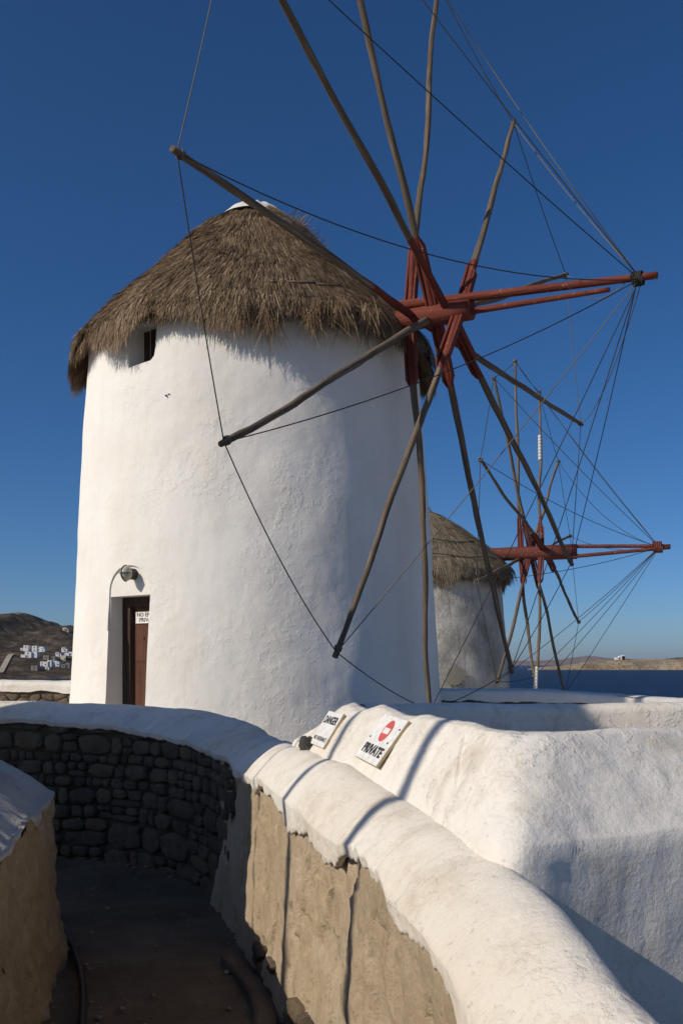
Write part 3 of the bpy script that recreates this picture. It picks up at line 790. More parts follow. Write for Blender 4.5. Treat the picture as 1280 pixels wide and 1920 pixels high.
# openings
MO = mill.location; mo = A3(MO)
wz0, wz1 = z_at(265, 684), z_at(265, 604)
wl_, wr_ = wall_pt(240.5, wz0), wall_pt(290, wz0)
wax = unit((wr_ - wl_) * [1, 1, 0]); win = np.cross(Z3, wax); win = win if win[1] > 0 else -win
ww_ = np.linalg.norm(wr_ - wl_)
ol = [(0, 0), (ww_ * .5, .02), (ww_ * .86, .035), (ww_ * .97, .09), (ww_, .2), (ww_, wz1 - wz0), (0, wz1 - wz0)]
worg = np.array([wl_[0], wl_[1], CZ + wz0])
c1 = prism(ol, worg, wax, Z3, win, -.4, .30)
dz1 = z_at(240, 1116); dl_, dr_ = wall_pt(202.5, dz1 - .5), wall_pt(278.5, dz1 - .5)
dax = unit((dr_ - dl_) * [1, 1, 0]); din = np.cross(Z3, dax); din = din if din[1] > 0 else -din
dw = np.linalg.norm(dr_ - dl_); dorg = np.array([dl_[0], dl_[1], CZ])
c2 = prism([(0, -1.15), (dw, -1.15), (dw, dz1), (0, dz1 - .005)], dorg, dax, Z3, din, -.4, .42)
ah = z_at(238, 1060) - dz1
arch = [(-.02, dz1 - .45), (dw * .98, dz1 - .45)] + [(dw * (.48 + .50 * math.cos(a)), dz1 + ah * math.sin(a) ** .8) for a in np.linspace(0, math.pi, 20)]
rec = .075
# depth is measured from the chord; the wall bulges outward in between
bul = rad_at(dz1) - math.sqrt(rad_at(dz1) ** 2 - (dw / 2) ** 2)
c3 = prism(arch, dorg, dax, Z3, din, -.5, .055)
cut(wall, [c1, c2, c3])
try:
    wall.data.polygons.foreach_set('use_smooth', [True] * len(wall.data.polygons)); wall.data.set_sharp_from_angle(angle=math.radians(38))
except Exception as ex: print('sharp', ex)
# window with boards
wpt = worg + win * .30
wo = mesh('window', *box(wpt + wax * ww_ / 2 + Z3 * (wz1 - wz0) / 2 + win * .05, wax, win, Z3, ww_ / 2 + .05, .03, (wz1 - wz0) / 2 + .05), M['dark'], mill, False)
for k in range(4):
    w_ = ww_ / 4
    b = mesh('plank', *box(wpt + wax * (w_ * (k + .5)) + Z3 * (.27 + .012 * (k % 2)) + win * (.008 + .003 * (k % 2)), wax, win, Z3, w_ * .46, .012, .29), M['shutter'], wo, False); grain(b, Z3, None)
# door leaf with planks, latch, keyhole
dpt = dorg + din * .33
dh = dz1 + 1.14
do = mesh('door', *box(dpt + dax * dw / 2 + Z3 * (dz1 - dh / 2) + din * .06, dax, din, Z3, dw / 2 + .04, .03, dh / 2 + .04), M['door'], mill, False); grain(do, Z3, None)
np_ = 4; pw = dw / np_
for k in range(np_):
    for (za, zb_) in ((dz1 - dh, dz1 - .86), (dz1 - .855, dz1 - .06)):
        b = mesh('plank', *box(dpt + dax * (pw * (k + .5)) + Z3 * ((za + zb_) / 2) + din * .008, dax, din, Z3, pw * .49, .02 + .002 * (k % 2), (zb_ - za) / 2), M['door'], do, False); grain(b, Z3, None)
for (a0, a1, z0_, z1_) in ((0, dw * .20, dz1 - dh, dz1), (dw * .20, dw * .97, dz1 - .13, dz1)):  # dark frame boards, standing in for jamb and lintel shade on the leaf
    b = mesh('door_shade_frame', *box(dpt + dax * (a0 + a1) / 2 + Z3 * (z0_ + z1_) / 2 - din * .045, dax, din, Z3, (a1 - a0) / 2 - .002, .03, (z1_ - z0_) / 2 - .003), M['shutter'], do, False); grain(b, Z3, None)
ring = np.linspace(0, 2 * math.pi, 13)
q = dpt + dax * (dw * .40) + Z3 * (dz1 - .72) - din * .03
mesh('latch', *tube(q + np.outer(np.cos(ring) * .035, dax) + np.outer(np.sin(ring) * .045, Z3), [.008] * 13, 6), M['iron'], do)
mesh('keyhole', *box(dpt + dax * (dw * .47) + Z3 * (dz1 - .55) - din * .014, dax, din, Z3, .01, .004, .022), M['dark'], do, False)

# roof
HUB = P(878, 580, 11.82); BTIP = P(1231, 516, 10.5)
nax = unit(BTIP - HUB)
axaz = math.atan2(nax[1], nax[0])
RP = [(.44, 6.80), (.8, 6.51), (1.2, 6.09), (1.6, 5.67), (2.0, 5.28), (2.35, 4.92), (2.60, 4.62), (2.70, 4.47)]
C1t = c_at(5.0)
tb, surf, Lp = thatch(mill, C1t, RP, 170000, 11, M['straw'], hood=(axaz + .0, .62, .06), over=.20, droop=(.10, -.99))
canvas_cap(mill, C1t, .57, 6.76, 7.04, 5)
for k, (az_, t_, n_, l_) in enumerate(((.10, .10, 200, .26), (-.05, .22, 220, .24), (.05, .42, 200, .2), (0, .65, 160, .16))):
    tuft(tb, surf(np.array([az_]), np.array([t_]))[0] + [0, 0, -.03], [.6, -.1, .62], n_, l_, .22, M['straw'], 3 + k, .004)
# hanging hanks of straw at the eave
for k, (px, py, nn_) in enumerate(((505, 575, 420), (592, 575, 380), (640, 570, 260), (690, 585, 300), (455, 560, 180))):
    th0 = None; q2 = circle_hit(px, C1t, 2.80); b = np.array([q2[0], q2[1], CZ + (HY - py) / F * q2[1]])
    tuft(tb, b, [.02, -.12, -1], nn_, .38, .17, M['straw'], 60 + k)
def eave_brush(parent, c, r0, r1, ztop, n, seed, m, lmin, lmax, wid=.005):
    r = np.random.default_rng(seed); th = r.uniform(0, 2 * math.pi, n); f = r.uniform(0, 1, n) ** .8; R = r0 + (r1 - r0) * f
    ln_ = (lmin + (lmax - lmin) * r.uniform(0, 1, n)) * (.75 + .45 * fbm(np.stack([np.cos(th) * 6, np.sin(th) * 6, th * 0], 1), 3, seed)) * (.72 + .28 * f)
    z0 = ztop + (1 - f) * .16 + r.uniform(-.03, .03, n); sl = r.normal(0, .13, n); out = r.normal(.07, .11, n) * (.4 + f)
    V = []
    er = np.stack([np.cos(th), np.sin(th), th * 0], 1); et = np.stack([-np.sin(th), np.cos(th), th * 0], 1)
    ph = r.uniform(0, math.pi, n)[:, None]; sd_ = er * np.cos(ph) + et * np.sin(ph)
    b0 = np.stack([c[0] + R * np.cos(th), c[1] + R * np.sin(th), CZ + z0], 1)
    for k, ww in ((0, 1), (.55, .85), (1, .25)):
        p = b0 + er * (out * ln_ * k ** 1.3)[:, None] + et * (sl * ln_ * k)[:, None] - Z3 * (ln_ * k)[:, None]
        V += [p - sd_ * wid * ww, p + sd_ * wid * ww]
    V = np.stack(V, 1).reshape(-1, 3); b = (np.arange(n) * 6)[:, None]
    o = mesh('straw_fringe', V, np.concatenate([b + [[0, 1, 3, 2]], b + [[2, 3, 5, 4]]]), m, parent, False); o['kind'] = 'stuff'
eave_brush(tb, C1t, 2.50, 2.68, 4.47, 26000, 71, M['straw'], .10, .34)
# thatching sticks
for (a, b_, yy) in ((540, 592, 531), (592, 640, 536), (505, 520, 530)):
    q0 = circle_hit(a, C1t, 2.62); q1 = circle_hit(b_, C1t, 2.62)
    v, f = tube([[q0[0], q0[1] - .05, P(a, yy, q0[1])[2]], [q1[0], q1[1] - .05, P(b_, yy + 3, q1[1])[2]]], [.016, .012], 6)
    so = mesh('thatching_stick', v, f, M['wood'], tb); grain(so, q1.tolist() + [0], None)

# axle, bowsprit
inner = HUB - nax * 3.2
ax_path = np.array([inner + nax * s for s in np.linspace(0, 3.24, 12)])
v, f = tube(ax_path, [.13] * 4 + [.145] * 8, 10, .3)
axle = mesh('axle', v, f, M['red'], mill); grain(axle, nax, None)
for s in (.12, .62):
    a = np.linspace(0, 2 * math.pi, 17); u, w, d = frame(nax); c = HUB - nax * s
    mesh('iron_band', *tube(c + np.outer(np.cos(a), u) * .156 + np.outer(np.sin(a), w) * .156, [.016] * 17, 6), M['iron'], axle)
bb0 = HUB - nax * 1.05 + np.array([0, -.06, .20]); 
v, f = tube([bb0 + (BTIP - bb0) * t for t in np.linspace(0, 1, 16)], np.linspace(.076, .048, 16), 6, .5, .5)
bs1 = mesh('bowsprit', v, f, M['red'], mill); grain(bs1, nax, None)
bb1 = HUB - nax * .1 + np.array([.0, .03, -.02]); be = BTIP - nax * .55 + np.array([0, .02, -.06])
v, f = tube([bb1 + (be - bb1) * t for t in np.linspace(0, 1, 14)], np.linspace(.05, .034, 14), 6, .5, .5)
bs2 = mesh('bowsprit_brace', v, f, M['red'], mill); grain(bs2, nax, None)
lashing(mill, BTIP - nax * .22, nax, .075, M['rope'], 5)

tipsY = dict(A=8.02, L=8.44, K=9.82, J=12.16, I=14.04, H=15.47, G=16.25, F=15.73, E=14.22, D=12.48, C=10.2, B=8.5)
tippx = dict(A=(332, 285), L=(420, 829), K=(631, 1223), J=(806, 1332), I=(958, 1256), H=(1070, 1055), G=(1088, 795), F=(1060, 515), E=(962, 230), D=(821, -30), C=(619, -232), B=(433, -173))
crossY = dict(J=12.30, A=12.16, I=12.10, L=12.04, H=11.98, K=11.90)
crosspx = dict(J=(766, 598), A=(772, 592), I=(816, 596), L=(800, 601), H=(842, 590), K=(864, 577))
pairs = dict(A='A', G='A', B='H', H='H', C='I', I='I', D='J', J='J', E='K', K='K', F='L', L='L')
TIP = {}
rpo = np.random.default_rng(5)
for i, k in enumerate('ABCDEFGHIJKL'):
    TIP[k] = P(*tippx[k], tipsY[k]); c0 = P(*crosspx[pairs[k]], crossY[pairs[k]])
    # each beam crosses the axle at its own place along it
    sp = None if k in 'FL' else rpo.uniform(.92, 1.08)
    bare = k in 'AGB'
    r0 = .047
    sail_pole(mill, c0, TIP[k] + unit(TIP[k] - c0) * .06, r0, .031, 10 + i, M['wood'], sp, nax, M['red'], (.065 if k in 'DJKL' else .03), boards=not bare)
order = 'ALKJIHGFEDCB'
for i, k in enumerate(order):
    k2 = order[(i + 1) % 12]
    sg = {'AL': .10, 'LK': .22, 'KJ': .1}.get(k + k2, .08)
    rope(mill, TIP[k], TIP[k2], sg * .6, .0065, M['ropelight'] if k in 'BEG' else M['rope'])
    d = unit(TIP[k] - P(*crosspx[pairs[k]], crossY[pairs[k]]))
    if k not in 'BCD': lashing(mill, TIP[k] - d * .05, d, .040, M['ropelight'], 3)
bt = BTIP - nax * .2
for k, sg, m_ in (('A', .34, 'rope'), ('B', .05, 'rope'), ('C', .05, 'rope'), ('D', .10, 'ropelight'), ('E', .06, 'ropelight'), ('L', .18, 'rope'), ('K', .05, 'ropelight'),
                  ('J', .05, 'rope'), ('I', .06, 'rope'), ('H', .07, 'rope'), ('G', .3, 'ropelight'), ('F', .12, 'ropelight')):
    rope(mill, bt + rpo.normal(0, .02, 3), TIP[k], sg, .0062, M[m_], name='stay_rope')
rope(mill, BTIP - nax * .35, P(1098, 560, 11.0), .08, .006, M['ropelight'], name='rope_end')

# lamp over the door
lz = z_at(240, 1076); lp = wall_pt(243, lz) + din * .0
lc = P(237, 1075, lp[1] - .13); rad_d = unit(np.array([lc[0] - c_at(lz)[0], lc[1] - c_at(lz)[1], 0]))
lamp = thing('wall_lamp', 'small caged bulkhead lamp on the white tower wall above the door', 'lamp', (lc[0], lc[1], lc[2]))
u, w, d = frame(rad_d)
def ell(c, a, b, dd, n=14, k=20):
    V = []
    for i in range(n):
        t = math.pi * i / (n - 1)
        for j in range(k):
            s = 2 * math.pi * j / k; V.append(c + u * a * math.sin(t) * math.cos(s) + w * b * math.sin(t) * math.sin(s) + d * dd * math.cos(t))
    return np.array(V), [tuple(q) for q in grid_faces(n, k, True)]
mesh('globe', *ell(lc, .07, .098, .085), M['glass'], lamp)
for k in range(3):
    a = np.linspace(-.1, math.pi + .1, 15); ca = [0, math.pi / 2, math.pi / 4][k]
    if k < 2:
        e = math.cos(ca) * u * .076 + math.sin(ca) * w * .104
        pth = lc + np.outer(np.cos(a), e) + np.outer(np.sin(a), d * .093)
    else:
        a = np.linspace(0, 2 * math.pi, 19); pth = lc + d * .03 + np.outer(np.cos(a), u * .073) + np.outer(np.sin(a), w * .101)
    mesh('cage_wire', *tube(pth, [.006] * len(pth), 5), M['iron'], lamp)
q0 = lc - d * .05
V = [];
for dd_, sc in ((-.16, .7), (.0, .75), (.03, .85)):
    for s in np.linspace(0, 2 * math.pi, 16, endpoint=False): V.append(q0 + d * dd_ + u * .075 * sc * math.cos(s) + w * .10 * sc * math.sin(s))
mesh('lamp_base', np.array(V), [tuple(q) for q in grid_faces(3, 16, True)] + [tuple(range(16))[::-1], tuple(range(32, 48))], M['iron'], lamp)
# bits of old wire in the wall
for (px, py) in ((312, 741),):
    z = z_at(px, py); q = wall_pt(px, z); nrm = unit(np.array([q[0] - c_at(z)[0], q[1] - c_at(z)[1], 0])); uu, ww2, _ = frame(nrm); r = np.random.default_rng(3)
    parts = []
    for k in range(5):
        dd_ = nrm * r.uniform(.01, .03) + uu * r.normal(0, .022) + ww2 * r.normal(0, .022); parts.append(tube([q - nrm * .02, q + dd_ * .6, q + dd_ + nrm * .01], [.009, .007, .005], 5))
    mesh('wire_stub', *join(parts), M['iron'], mill)

# ------------------------------------------------------------------ lettering
def text_mesh(txt, size, org, ax, up, nrm, m, parent, name='lettering', squeeze=1.0, bold=.0):
    cu = bpy.data.curves.new('txt', 'FONT'); cu.body = txt; cu.size = size; cu.align_x = 'CENTER'; cu.align_y = 'CENTER'
    cu.offset = bold; cu.extrude = .0006; cu.resolution_u = 3
    o = bpy.data.objects.new('txt', cu); S.collection.objects.link(o); bpy.context.view_layer.update()
    me = bpy.data.meshes.new_from_object(o.evaluated_get(bpy.context.evaluated_depsgraph_get()))
    bpy.data.objects.remove(o)
    V = np.array([org + ax * v.co.x * squeeze + up * v.co.y + nrm * (v.co.z + .0008) for v in me.vertices])
    Fc = [tuple(p.vertices) for p in me.polygons]
    par = list(range(len(V)))
    def find(i):
        while par[i] != i: par[i] = par[par[i]]; i = par[i]
        return i
    for q in Fc:
        for k in q[1:]: par[find(k)] = find(q[0])
    groups = {}
    for q in Fc: groups.setdefault(find(q[0]), []).append(q)
    for g in groups.values():
        ids = sorted({i for q in g for i in q}); mp = {i: k for k, i in enumerate(ids)}
        mesh('letter', V[ids], [tuple(mp[i] for i in q) for q in g], m, parent, False)

# sign on the door
sc_ = dpt + dax * (dw * .58) + Z3 * (dz1 - .275) - din * .026
ds = thing('door_sign', 'small white NO ENTRY PRIVATE plate on the brown windmill door', 'sign', sc_)
mesh('plate', *box(sc_, dax, din, Z3, dw * .30, .006, .075), M['sign'], ds, False)
text_mesh('NO ENTRY', .075, sc_ + Z3 * .036 - din * .007, dax, Z3, -din, M['ink'], ds, squeeze=1.05, bold=.001)
text_mesh('PRIVATE', .075, sc_ - Z3 * .032 - din * .007, dax, Z3, -din, M['ink'], ds, squeeze=1.1, bold=.001)

# two plates lying on the sloping shoulder of the parapet
bpy.context.view_layer.update()
from mathutils.bvhtree import BVHTree
pb = [o for o in wp.children][0]
bv_ = BVHTree.FromPolygons([tuple(A3(v.co) + ORG[pb.name]) for v in pb.data.vertices], [tuple(p.vertices) for p in pb.data.polygons])
def slope_hit(px, py):
    d = unit([(px - CX) / F, 1, (HY - py) / F]); h = bv_.ray_cast(Vector((0, 0, CZ)), Vector(d)); return A3(h[0])
def slope_sign(name, label, bl, br, tl, lift=.006, hk=1.0):
    a, b, c = slope_hit(*bl), slope_hit(*br), slope_hit(*tl)
    ax = unit(b - a); up = c - a; up = unit(up - ax * (up @ ax)); nrm = np.cross(ax, up)
    w_ = np.linalg.norm(b - a); h_ = (c - a) @ up * hk
    # lift until the plate clears the bulge of the slope
    need = max((slope_hit(bl[0] + (br[0] - bl[0]) * s + (tl[0] - bl[0]) * t, bl[1] + (br[1] - bl[1]) * s + (tl[1] - bl[1]) * t) - a) @ nrm for s in (.02, .25, .5, .75, .98) for t in (.02, .3, .5, .7, .9))
    ctr = a + ax * w_ / 2 + up * h_ / 2 + nrm * (need + lift)
    t_ = thing(name, label, 'sign', ctr)
    pl = mesh('plate', *box(ctr - nrm * .006, ax, up, nrm, w_ / 2, h_ / 2, .006), M['signedge'], t_, False)
    fc = mesh('face_sheet', *box(ctr + nrm * .0015, ax, up, nrm, w_ / 2 - .002, h_ / 2 - .002, .0012), M['sign'], t_, False)
    return t_, ctr + nrm * .003, ax, up, nrm, w_, h_
s1, c_, ax, up, nr, w_, h_ = slope_sign('warning_sign', 'white PRIVATE plate with red no-entry disc lying on the parapet slope', (674, 1424), (714, 1445), (744, 1349))
R0 = h_ * .235; dc = c_ + up * h_ * .18 + ax * w_ * .02
V = [dc + nr * .001] + [dc + nr * .001 + ax * R0 * math.cos(a) + up * R0 * math.sin(a) for a in np.linspace(0, 2 * math.pi, 40, endpoint=False)]
mesh('red_disc', np.array(V), [(0, 1 + k, 1 + (k + 1) % 40) for k in range(40)], M['signred'], s1, False)
mesh('white_bar', *box(dc + nr * .002, ax, up, nr, R0 * .72, R0 * .26, .0005), M['sign'], s1, False)
text_mesh('PRIVATE', h_ * .27, c_ - up * h_ * .26 + ax * 0, ax, up, nr, M['ink'], s1, squeeze=w_ * .86 / (h_ * .27 * 3.95), bold=.003)
for (a, b) in ((-.42, -.03), (.36, -.03), (.44, .28)):
    mesh('nail', *ell(c_ + ax * w_ * a + up * h_ * b, .006, .006, .004, 6, 8), M['ink'], s1)
s2, c_, ax, up, nr, w_, h_ = slope_sign('warning_sign', 'white DANGER plate lying half in shade beside the dark rock', (584, 1395), (609, 1406), (620, 1350), hk=1.28)
text_mesh('DANGER', h_ * .30, c_ + up * h_ * .24, ax, up, nr, M['ink'], s2, squeeze=w_ * .82 / (h_ * .30 * 3.95), bold=.002)
text_mesh('NO ENTRANCE', h_ * .17, c_ - up * h_ * .30, ax, up, nr, M['ink'], s2, squeeze=w_ * .8 / (h_ * .17 * 6.6))
# rock that weighs the plate down
rk = slope_hit(574, 1406); r = np.random.default_rng(8); V = []; n_, k_ = 18, 26
rk = rk + np.array([0, -.02, .03])
for i in range(n_):
    t = math.pi * i / (n_ - 1)
    for j in range(k_):
        s = 2 * math.pi * j / k_; V.append([math.sin(t) * math.cos(s), math.sin(t) * math.sin(s), math.cos(t)])
V = np.array(V); V = V * (1 + .30 * fbm(V * 1.9, 4, 5))[:, None] * [.045, .045, .050]
tag(mesh('rock', V + rk, [tuple(q) for q in grid_faces(n_, k_, True)], M['rock']), 'dark grey fist-sized rock at the lower corner of the DANGER plate', 'rock')

# ------------------------------------------------------------------ the smaller windmill behind
O2 = P(1000, 1037, 27.2); n2_ = unit([.951, -.31, .0])
C2 = (O2 - n2_ * 3.45)[:2]
mill2 = thing('windmill', 'smaller weathered grey windmill behind the big one with pale thatch', 'windmill', (C2[0], C2[1], CZ - 1.5), 'thatched windmills with bare sail wheels')
TP2 = [(2.85, -1.8), (2.72, -.8), (2.60, .6), (2.50, 1.8), (2.44, 2.6), (2.43, 2.7)]
v, f = tower_mesh(C2, TP2, 140, 202, (0, 0), .02)
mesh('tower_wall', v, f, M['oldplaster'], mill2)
# patch of bare cement where the whitewash has come off
pt = []; r = np.random.default_rng(12)
for a in np.linspace(0, 2 * math.pi, 22, endpoint=False):
    rr = 1 + .22 * r.uniform(-1, 1); px = 853 + 19 * math.cos(a) * rr; py = 1266 + 18 * math.sin(a) * rr * (1.1 if math.sin(a) > 0 else 1)
    q = circle_hit(px, C2, 2.735); pt.append([q[0], q[1], P(px, py, q[1])[2]])
pt = np.array(pt); ctr = pt.mean(0); qn = unit(np.array([ctr[0] - C2[0], ctr[1] - C2[1], 0])); ctr = ctr + qn * .03
mesh('bare_patch', np.concatenate([pt + qn * .02, [ctr]]), [(k, (k + 1) % 22, 22) for k in range(22)], M['cement'], mill2)
RP2 = [(.3, 4.72), (.7, 4.5), (1.2, 4.12), (1.7, 3.68), (2.2, 3.22), (2.55, 2.9), (2.72, 2.72)]
tb2, surf2, Lp2 = thatch(mill2, C2, RP2, 42000, 31, M['strawold'], hood=(math.atan2(n2_[1], n2_[0]), .5, .13), over=.24, wmul=1.3, shag=1.2)
# a second, lower skirt of straw below the first
RP3 = [(2.42, 2.95), (2.56, 2.72), (2.62, 2.45)]
thatch(mill2, C2, RP3, 16000, 33, M['straw'], over=.16, wmul=1.3, shag=.9, droop=(.02, -1))
eave_brush(tb2, C2, 2.46, 2.70, 2.74, 12000, 72, M['strawold'], .12, .45, .007)
canvas_cap(mill2, C2, .40, 4.62, 5.02, 9)
for (za, m_) in ((3.55, 'rope'), (3.05, 'rope')):
    a = np.linspace(math.radians(-150), math.radians(-10), 30); R = np.interp(za, [p[1] for p in RP2][::-1], [p[0] for p in RP2][::-1]) + .07
    sw = .04 * np.sin(a * 7); pth = np.stack([C2[0] + (R + .03) * np.cos(a), C2[1] + (R + .03) * np.sin(a), CZ + za + sw + .06], 1)
    mesh('thatch_rope', *tube(pth, [.014] * 30, 5), M['rope'], mill2)
H2 = O2 + n2_ * 1.25
v, f = tube([O2 - n2_ * 3.0, O2 - n2_ * 1.0, O2 + n2_ * .3, H2], [.19, .20, .225, .225], 10, .3)
ax2 = mesh('axle', v, f, M['redold'], mill2); grain(ax2, n2_, None)
B2 = P(1256, 1025, 25.9)
for k, (o0, o1) in enumerate((([0, 0, .16], [0, 0, .02]), ([0, -.1, -.16], [0, 0, -.02]))):
    v, f = tube([H2 - n2_ * .2 + A3(o0) + (B2 - nax * 0 + A3(o1) - H2 + n2_ * .2 - A3(o0)) * t for t in np.linspace(0, 1, 12)], np.linspace(.06, .055, 12), 6, .4, .4)
    o = mesh('bowsprit', v, f, M['redold'], mill2); grain(o, n2_, None)
lashing(mill2, B2 - n2_ * .35, n2_, .15, M['redold'], 5)
tp2 = dict(a=(900, 862), b=(925, 708), c=(965, 677), d=(1010, 735), e=(1046, 865), f=(1068, 1005), g=(1084, 1166), h=(1058, 1302), i=(1003, 1300), j=(1001, 1268), k=(932, 1278), l=(893, 1090))
cr2 = dict(a=(1022, 1035), b=(995, 1036), c=(976, 1042), d=(1014, 1036), e=(990, 1046), f=(975, 1048))
op = dict(a='a', g='a', b='b', h='b', c='c', j='c', d='d', i='d', e='e', k='e', f='f', l='f')
# phase of each arm on the wheel, measured from its horizontal radius towards the camera
ph2 = dict(l=-8, a=34, b=66, c=100, d=125, e=148, f=172, g=-146, h=-114, i=-55, j=-80, k=-38)
u2 = unit(np.cross(n2_, Z3)); u2 = u2 if u2[1] < 0 else -u2
T2 = {}
for i, k in enumerate(tp2):
    Y = 27.2 + 4.9 * math.cos(math.radians(ph2[k])) * u2[1]
    T2[k] = P(*tp2[k], Y); c0 = P(*cr2[op[k]], 27.2 - .31 * (cr2[op[k]][0] - 1000) / F * 27.2)
    old = k in 'cdij'
    po = sail_pole(mill2, c0, T2[k], .050, .036, 70 + i, M['wood'], None if k in 'fl' else 1.15, n2_, M['redold'], .06)
    if k in 'di':    # pale wound bands
        dv_ = T2[k] - c0; L_ = np.linalg.norm(dv_); dv_ = dv_ / L_
        f0, f1 = (.56, .70) if k == 'd' else (.84, .995)
        for t in np.linspace(f0, f1, 8):
            lp_ = c0 + dv_ * L_ * t; a_ = np.array([lp_ - dv_ * .045, lp_ + dv_ * .045])
            mesh('band', *tube(a_, [.056, .056], 8), M['stripe'], po)
    if k not in 'h': lashing(mill2, T2[k], unit(T2[k] - c0), .06, M['ropelight'], 3)
od = 'lkjihgfedcba'
for i, k in enumerate(od):
    rope(mill2, T2[k], T2[od[(i + 1) % 12]], .06, .009, M['rope'])
for k, sg in dict(a=.2, b=.1, c=.1, d=.15, e=.5, f=.25, g=.05, h=.02, i=.05, j=.05, k=.1, l=.15).items():
    rope(mill2, B2 - n2_ * .3, T2[k], sg, .009, M['rope'], name='stay_rope')

# ------------------------------------------------------------------ a third mill beside the path, out of frame to the left: its shade falls on the walls
C3 = np.array([-7.06, 4.69])
mill3 = thing('windmill', 'whitewashed thatched windmill beside the path, outside the picture at left', 'windmill', (C3[0], C3[1], CZ - 1.9), 'thatched windmills with bare sail wheels')
v, f = tower_mesh(C3, [(2.25, -2.1), (2.14, 0), (2.10, 2), (2.06, 3.8), (2.0, 4.3)], 100, 303)
mesh('tower_wall', v, f, M['plaster'], mill3)
thatch(mill3, C3, [(.36, 6.3), (1.0, 5.85), (1.6, 5.2), (1.95, 4.7), (2.15, 4.3), (2.25, 4.0)], 9000, 41, M['straw'], over=.1, wmul=2)
canvas_cap(mill3, C3, .5, 6.25, 6.5, 6)
sh = np.array([sx, sy])                                   # horizontal direction towards the sun
def back(p, t): return np.array([p[0] + sh[0] * t, p[1] + sh[1] * t])
for k, (p_, t_, r_, lb) in enumerate((((-.31, 4.82), 5.6, .035, 'thin unseen wooden post left of the path, added to cast a shadow stripe'), ((.02, 3.63), 5.6, .045, 'stouter unseen wooden post left of the path, added to cast a shadow stripe'), ((-.55, 5.70), 5.0, .014, 'slim unseen rod beside the third windmill, added to cast a thin shadow line'))):  # unseen uprights, added to throw the shadow stripes across the wall
    q = back(p_, t_); q0 = np.array([*q, CZ - 2.0]); tp = np.array([*(q + rpo.normal(0, .05, 2)), CZ + 5.2])
    tt_ = np.linspace(0, 1, 14); pth = q0 + np.outer(tt_, tp - q0); pth[:, 0] += .02 * vnoise(np.stack([tt_ * 4 + k, tt_ * 0, tt_ * 0], 1), 3)
    o = tag(mesh('shadow_post' if k < 2 else 'shadow_rod', *tube(pth, [r_] * 14, 8), M['wood']), lb, 'post'); grain(o, Z3, None)

# ------------------------------------------------------------------ hills and houses across the water
RIDX = np.array([-900, -400, -100, 0, 45, 70, 100, 115, 132, 200, 320, 480, 640, 800]); RIDY = np.array([1205, 1165, 1150, 1153, 1148, 1163, 1179, 1179, 1178, 1184, 1205, 1228, 1250, 1262])
def hill_h(X, Y):
    pxr = X / 1000 * F + CX; top = CZ + (HY - np.interp(pxr, RIDX, RIDY)) / F * 1000
    prof = np.interp(Y, [675, 690, 700, 725, 790, 850, 930, 1000, 1120, 1400], [-.15, -.02, .06, .14, .36, .50, .86, 1.0, .9, .1])
    p = np.stack([X, Y, X * 0], -1).reshape(-1, 3)
    n = fbm(p * .03, 5, 77).reshape(np.shape(X)); n2 = fbm(p * .11, 4, 78).reshape(np.shape(X))
    rough = np.interp(Y, [690, 720, 850, 900, 1100], [.5, .25, .25, 1, 1])
    return prof * top + rough * (n * 3.2 + n2 * 1.5) * np.where(prof > .03, 1, .15)
HX, HYy = np.meshgrid(np.linspace(-900, 60, 330), np.concatenate([np.linspace(670, 1020, 160), np.linspace(1025, 1400, 30)]))
mesh('hill', np.stack([HX, HYy, hill_h(HX, HYy)], -1).reshape(-1, 3), grid_faces(*HX.shape), M['hill'], kind='structure')
def land(px, py):
    for Y in np.arange(690, 1150, 1.0):
        q = P(px, py, Y)
        if hill_h(np.array([q[0]]), np.array([Y]))[0] >= q[2]: return q
    return P(px, py, 900)
M['house'] = flat('house_white', (.80, .79, .76), .9, .1)
M['housegrey'] = flat('house_stone', (.26, .24, .21), .9, .1)
M['housecream'] = flat('house_cream', (.62, .56, .42), .9, .1)
def house(label, bx, m='house', blocks=None, yaw=.0, group='white houses on the far hillside'):
    x0, x1, y0, y1 = bx; b = land((x0 + x1) / 2, y1); Y = b[1]; s = Y / F
    W_, H_ = (x1 - x0) * s, (y1 - y0) * s
    t = thing('house', label, 'house', b, group); r = np.random.default_rng(int(x0 * 7 + y0))
    blocks = blocks or [(0, .45, .72, 0), (.38, 1, 1.0, .12)]
    ca, sa = math.cos(yaw), math.sin(yaw); ux, uy = np.array([ca, sa, 0]), np.array([-sa, ca, 0])
    for (a, c, h, dy) in blocks:
        w = (c - a) * W_; ctr = b + ux * ((a + c) / 2 - .5) * W_ + uy * (W_ * dy + 2.5) + Z3 * (h * H_ / 2 - .8)
        wo_ = mesh('wall', *box(ctr, ux, uy, Z3, w / 2, 2.6 + W_ * .1, h * H_ / 2 + .8), M[m], t, False)
        nw = max(1, int(w / 3.0)); fl = 2 if h * H_ > 4.2 else 1
        for k in range(nw):
            for l in range(fl):
                if r.uniform() < .25: continue
                wc = ctr + ux * ((k + .5) / nw - .5) * w * .9 - uy * (2.62 + W_ * .1) + Z3 * (-h * H_ / 2 + .8 + (l + .45) * h * H_ / fl)
                mesh('window', *box(wc, ux, uy, Z3, .42, .06, .62), M['dark'], wo_, False)
    return t
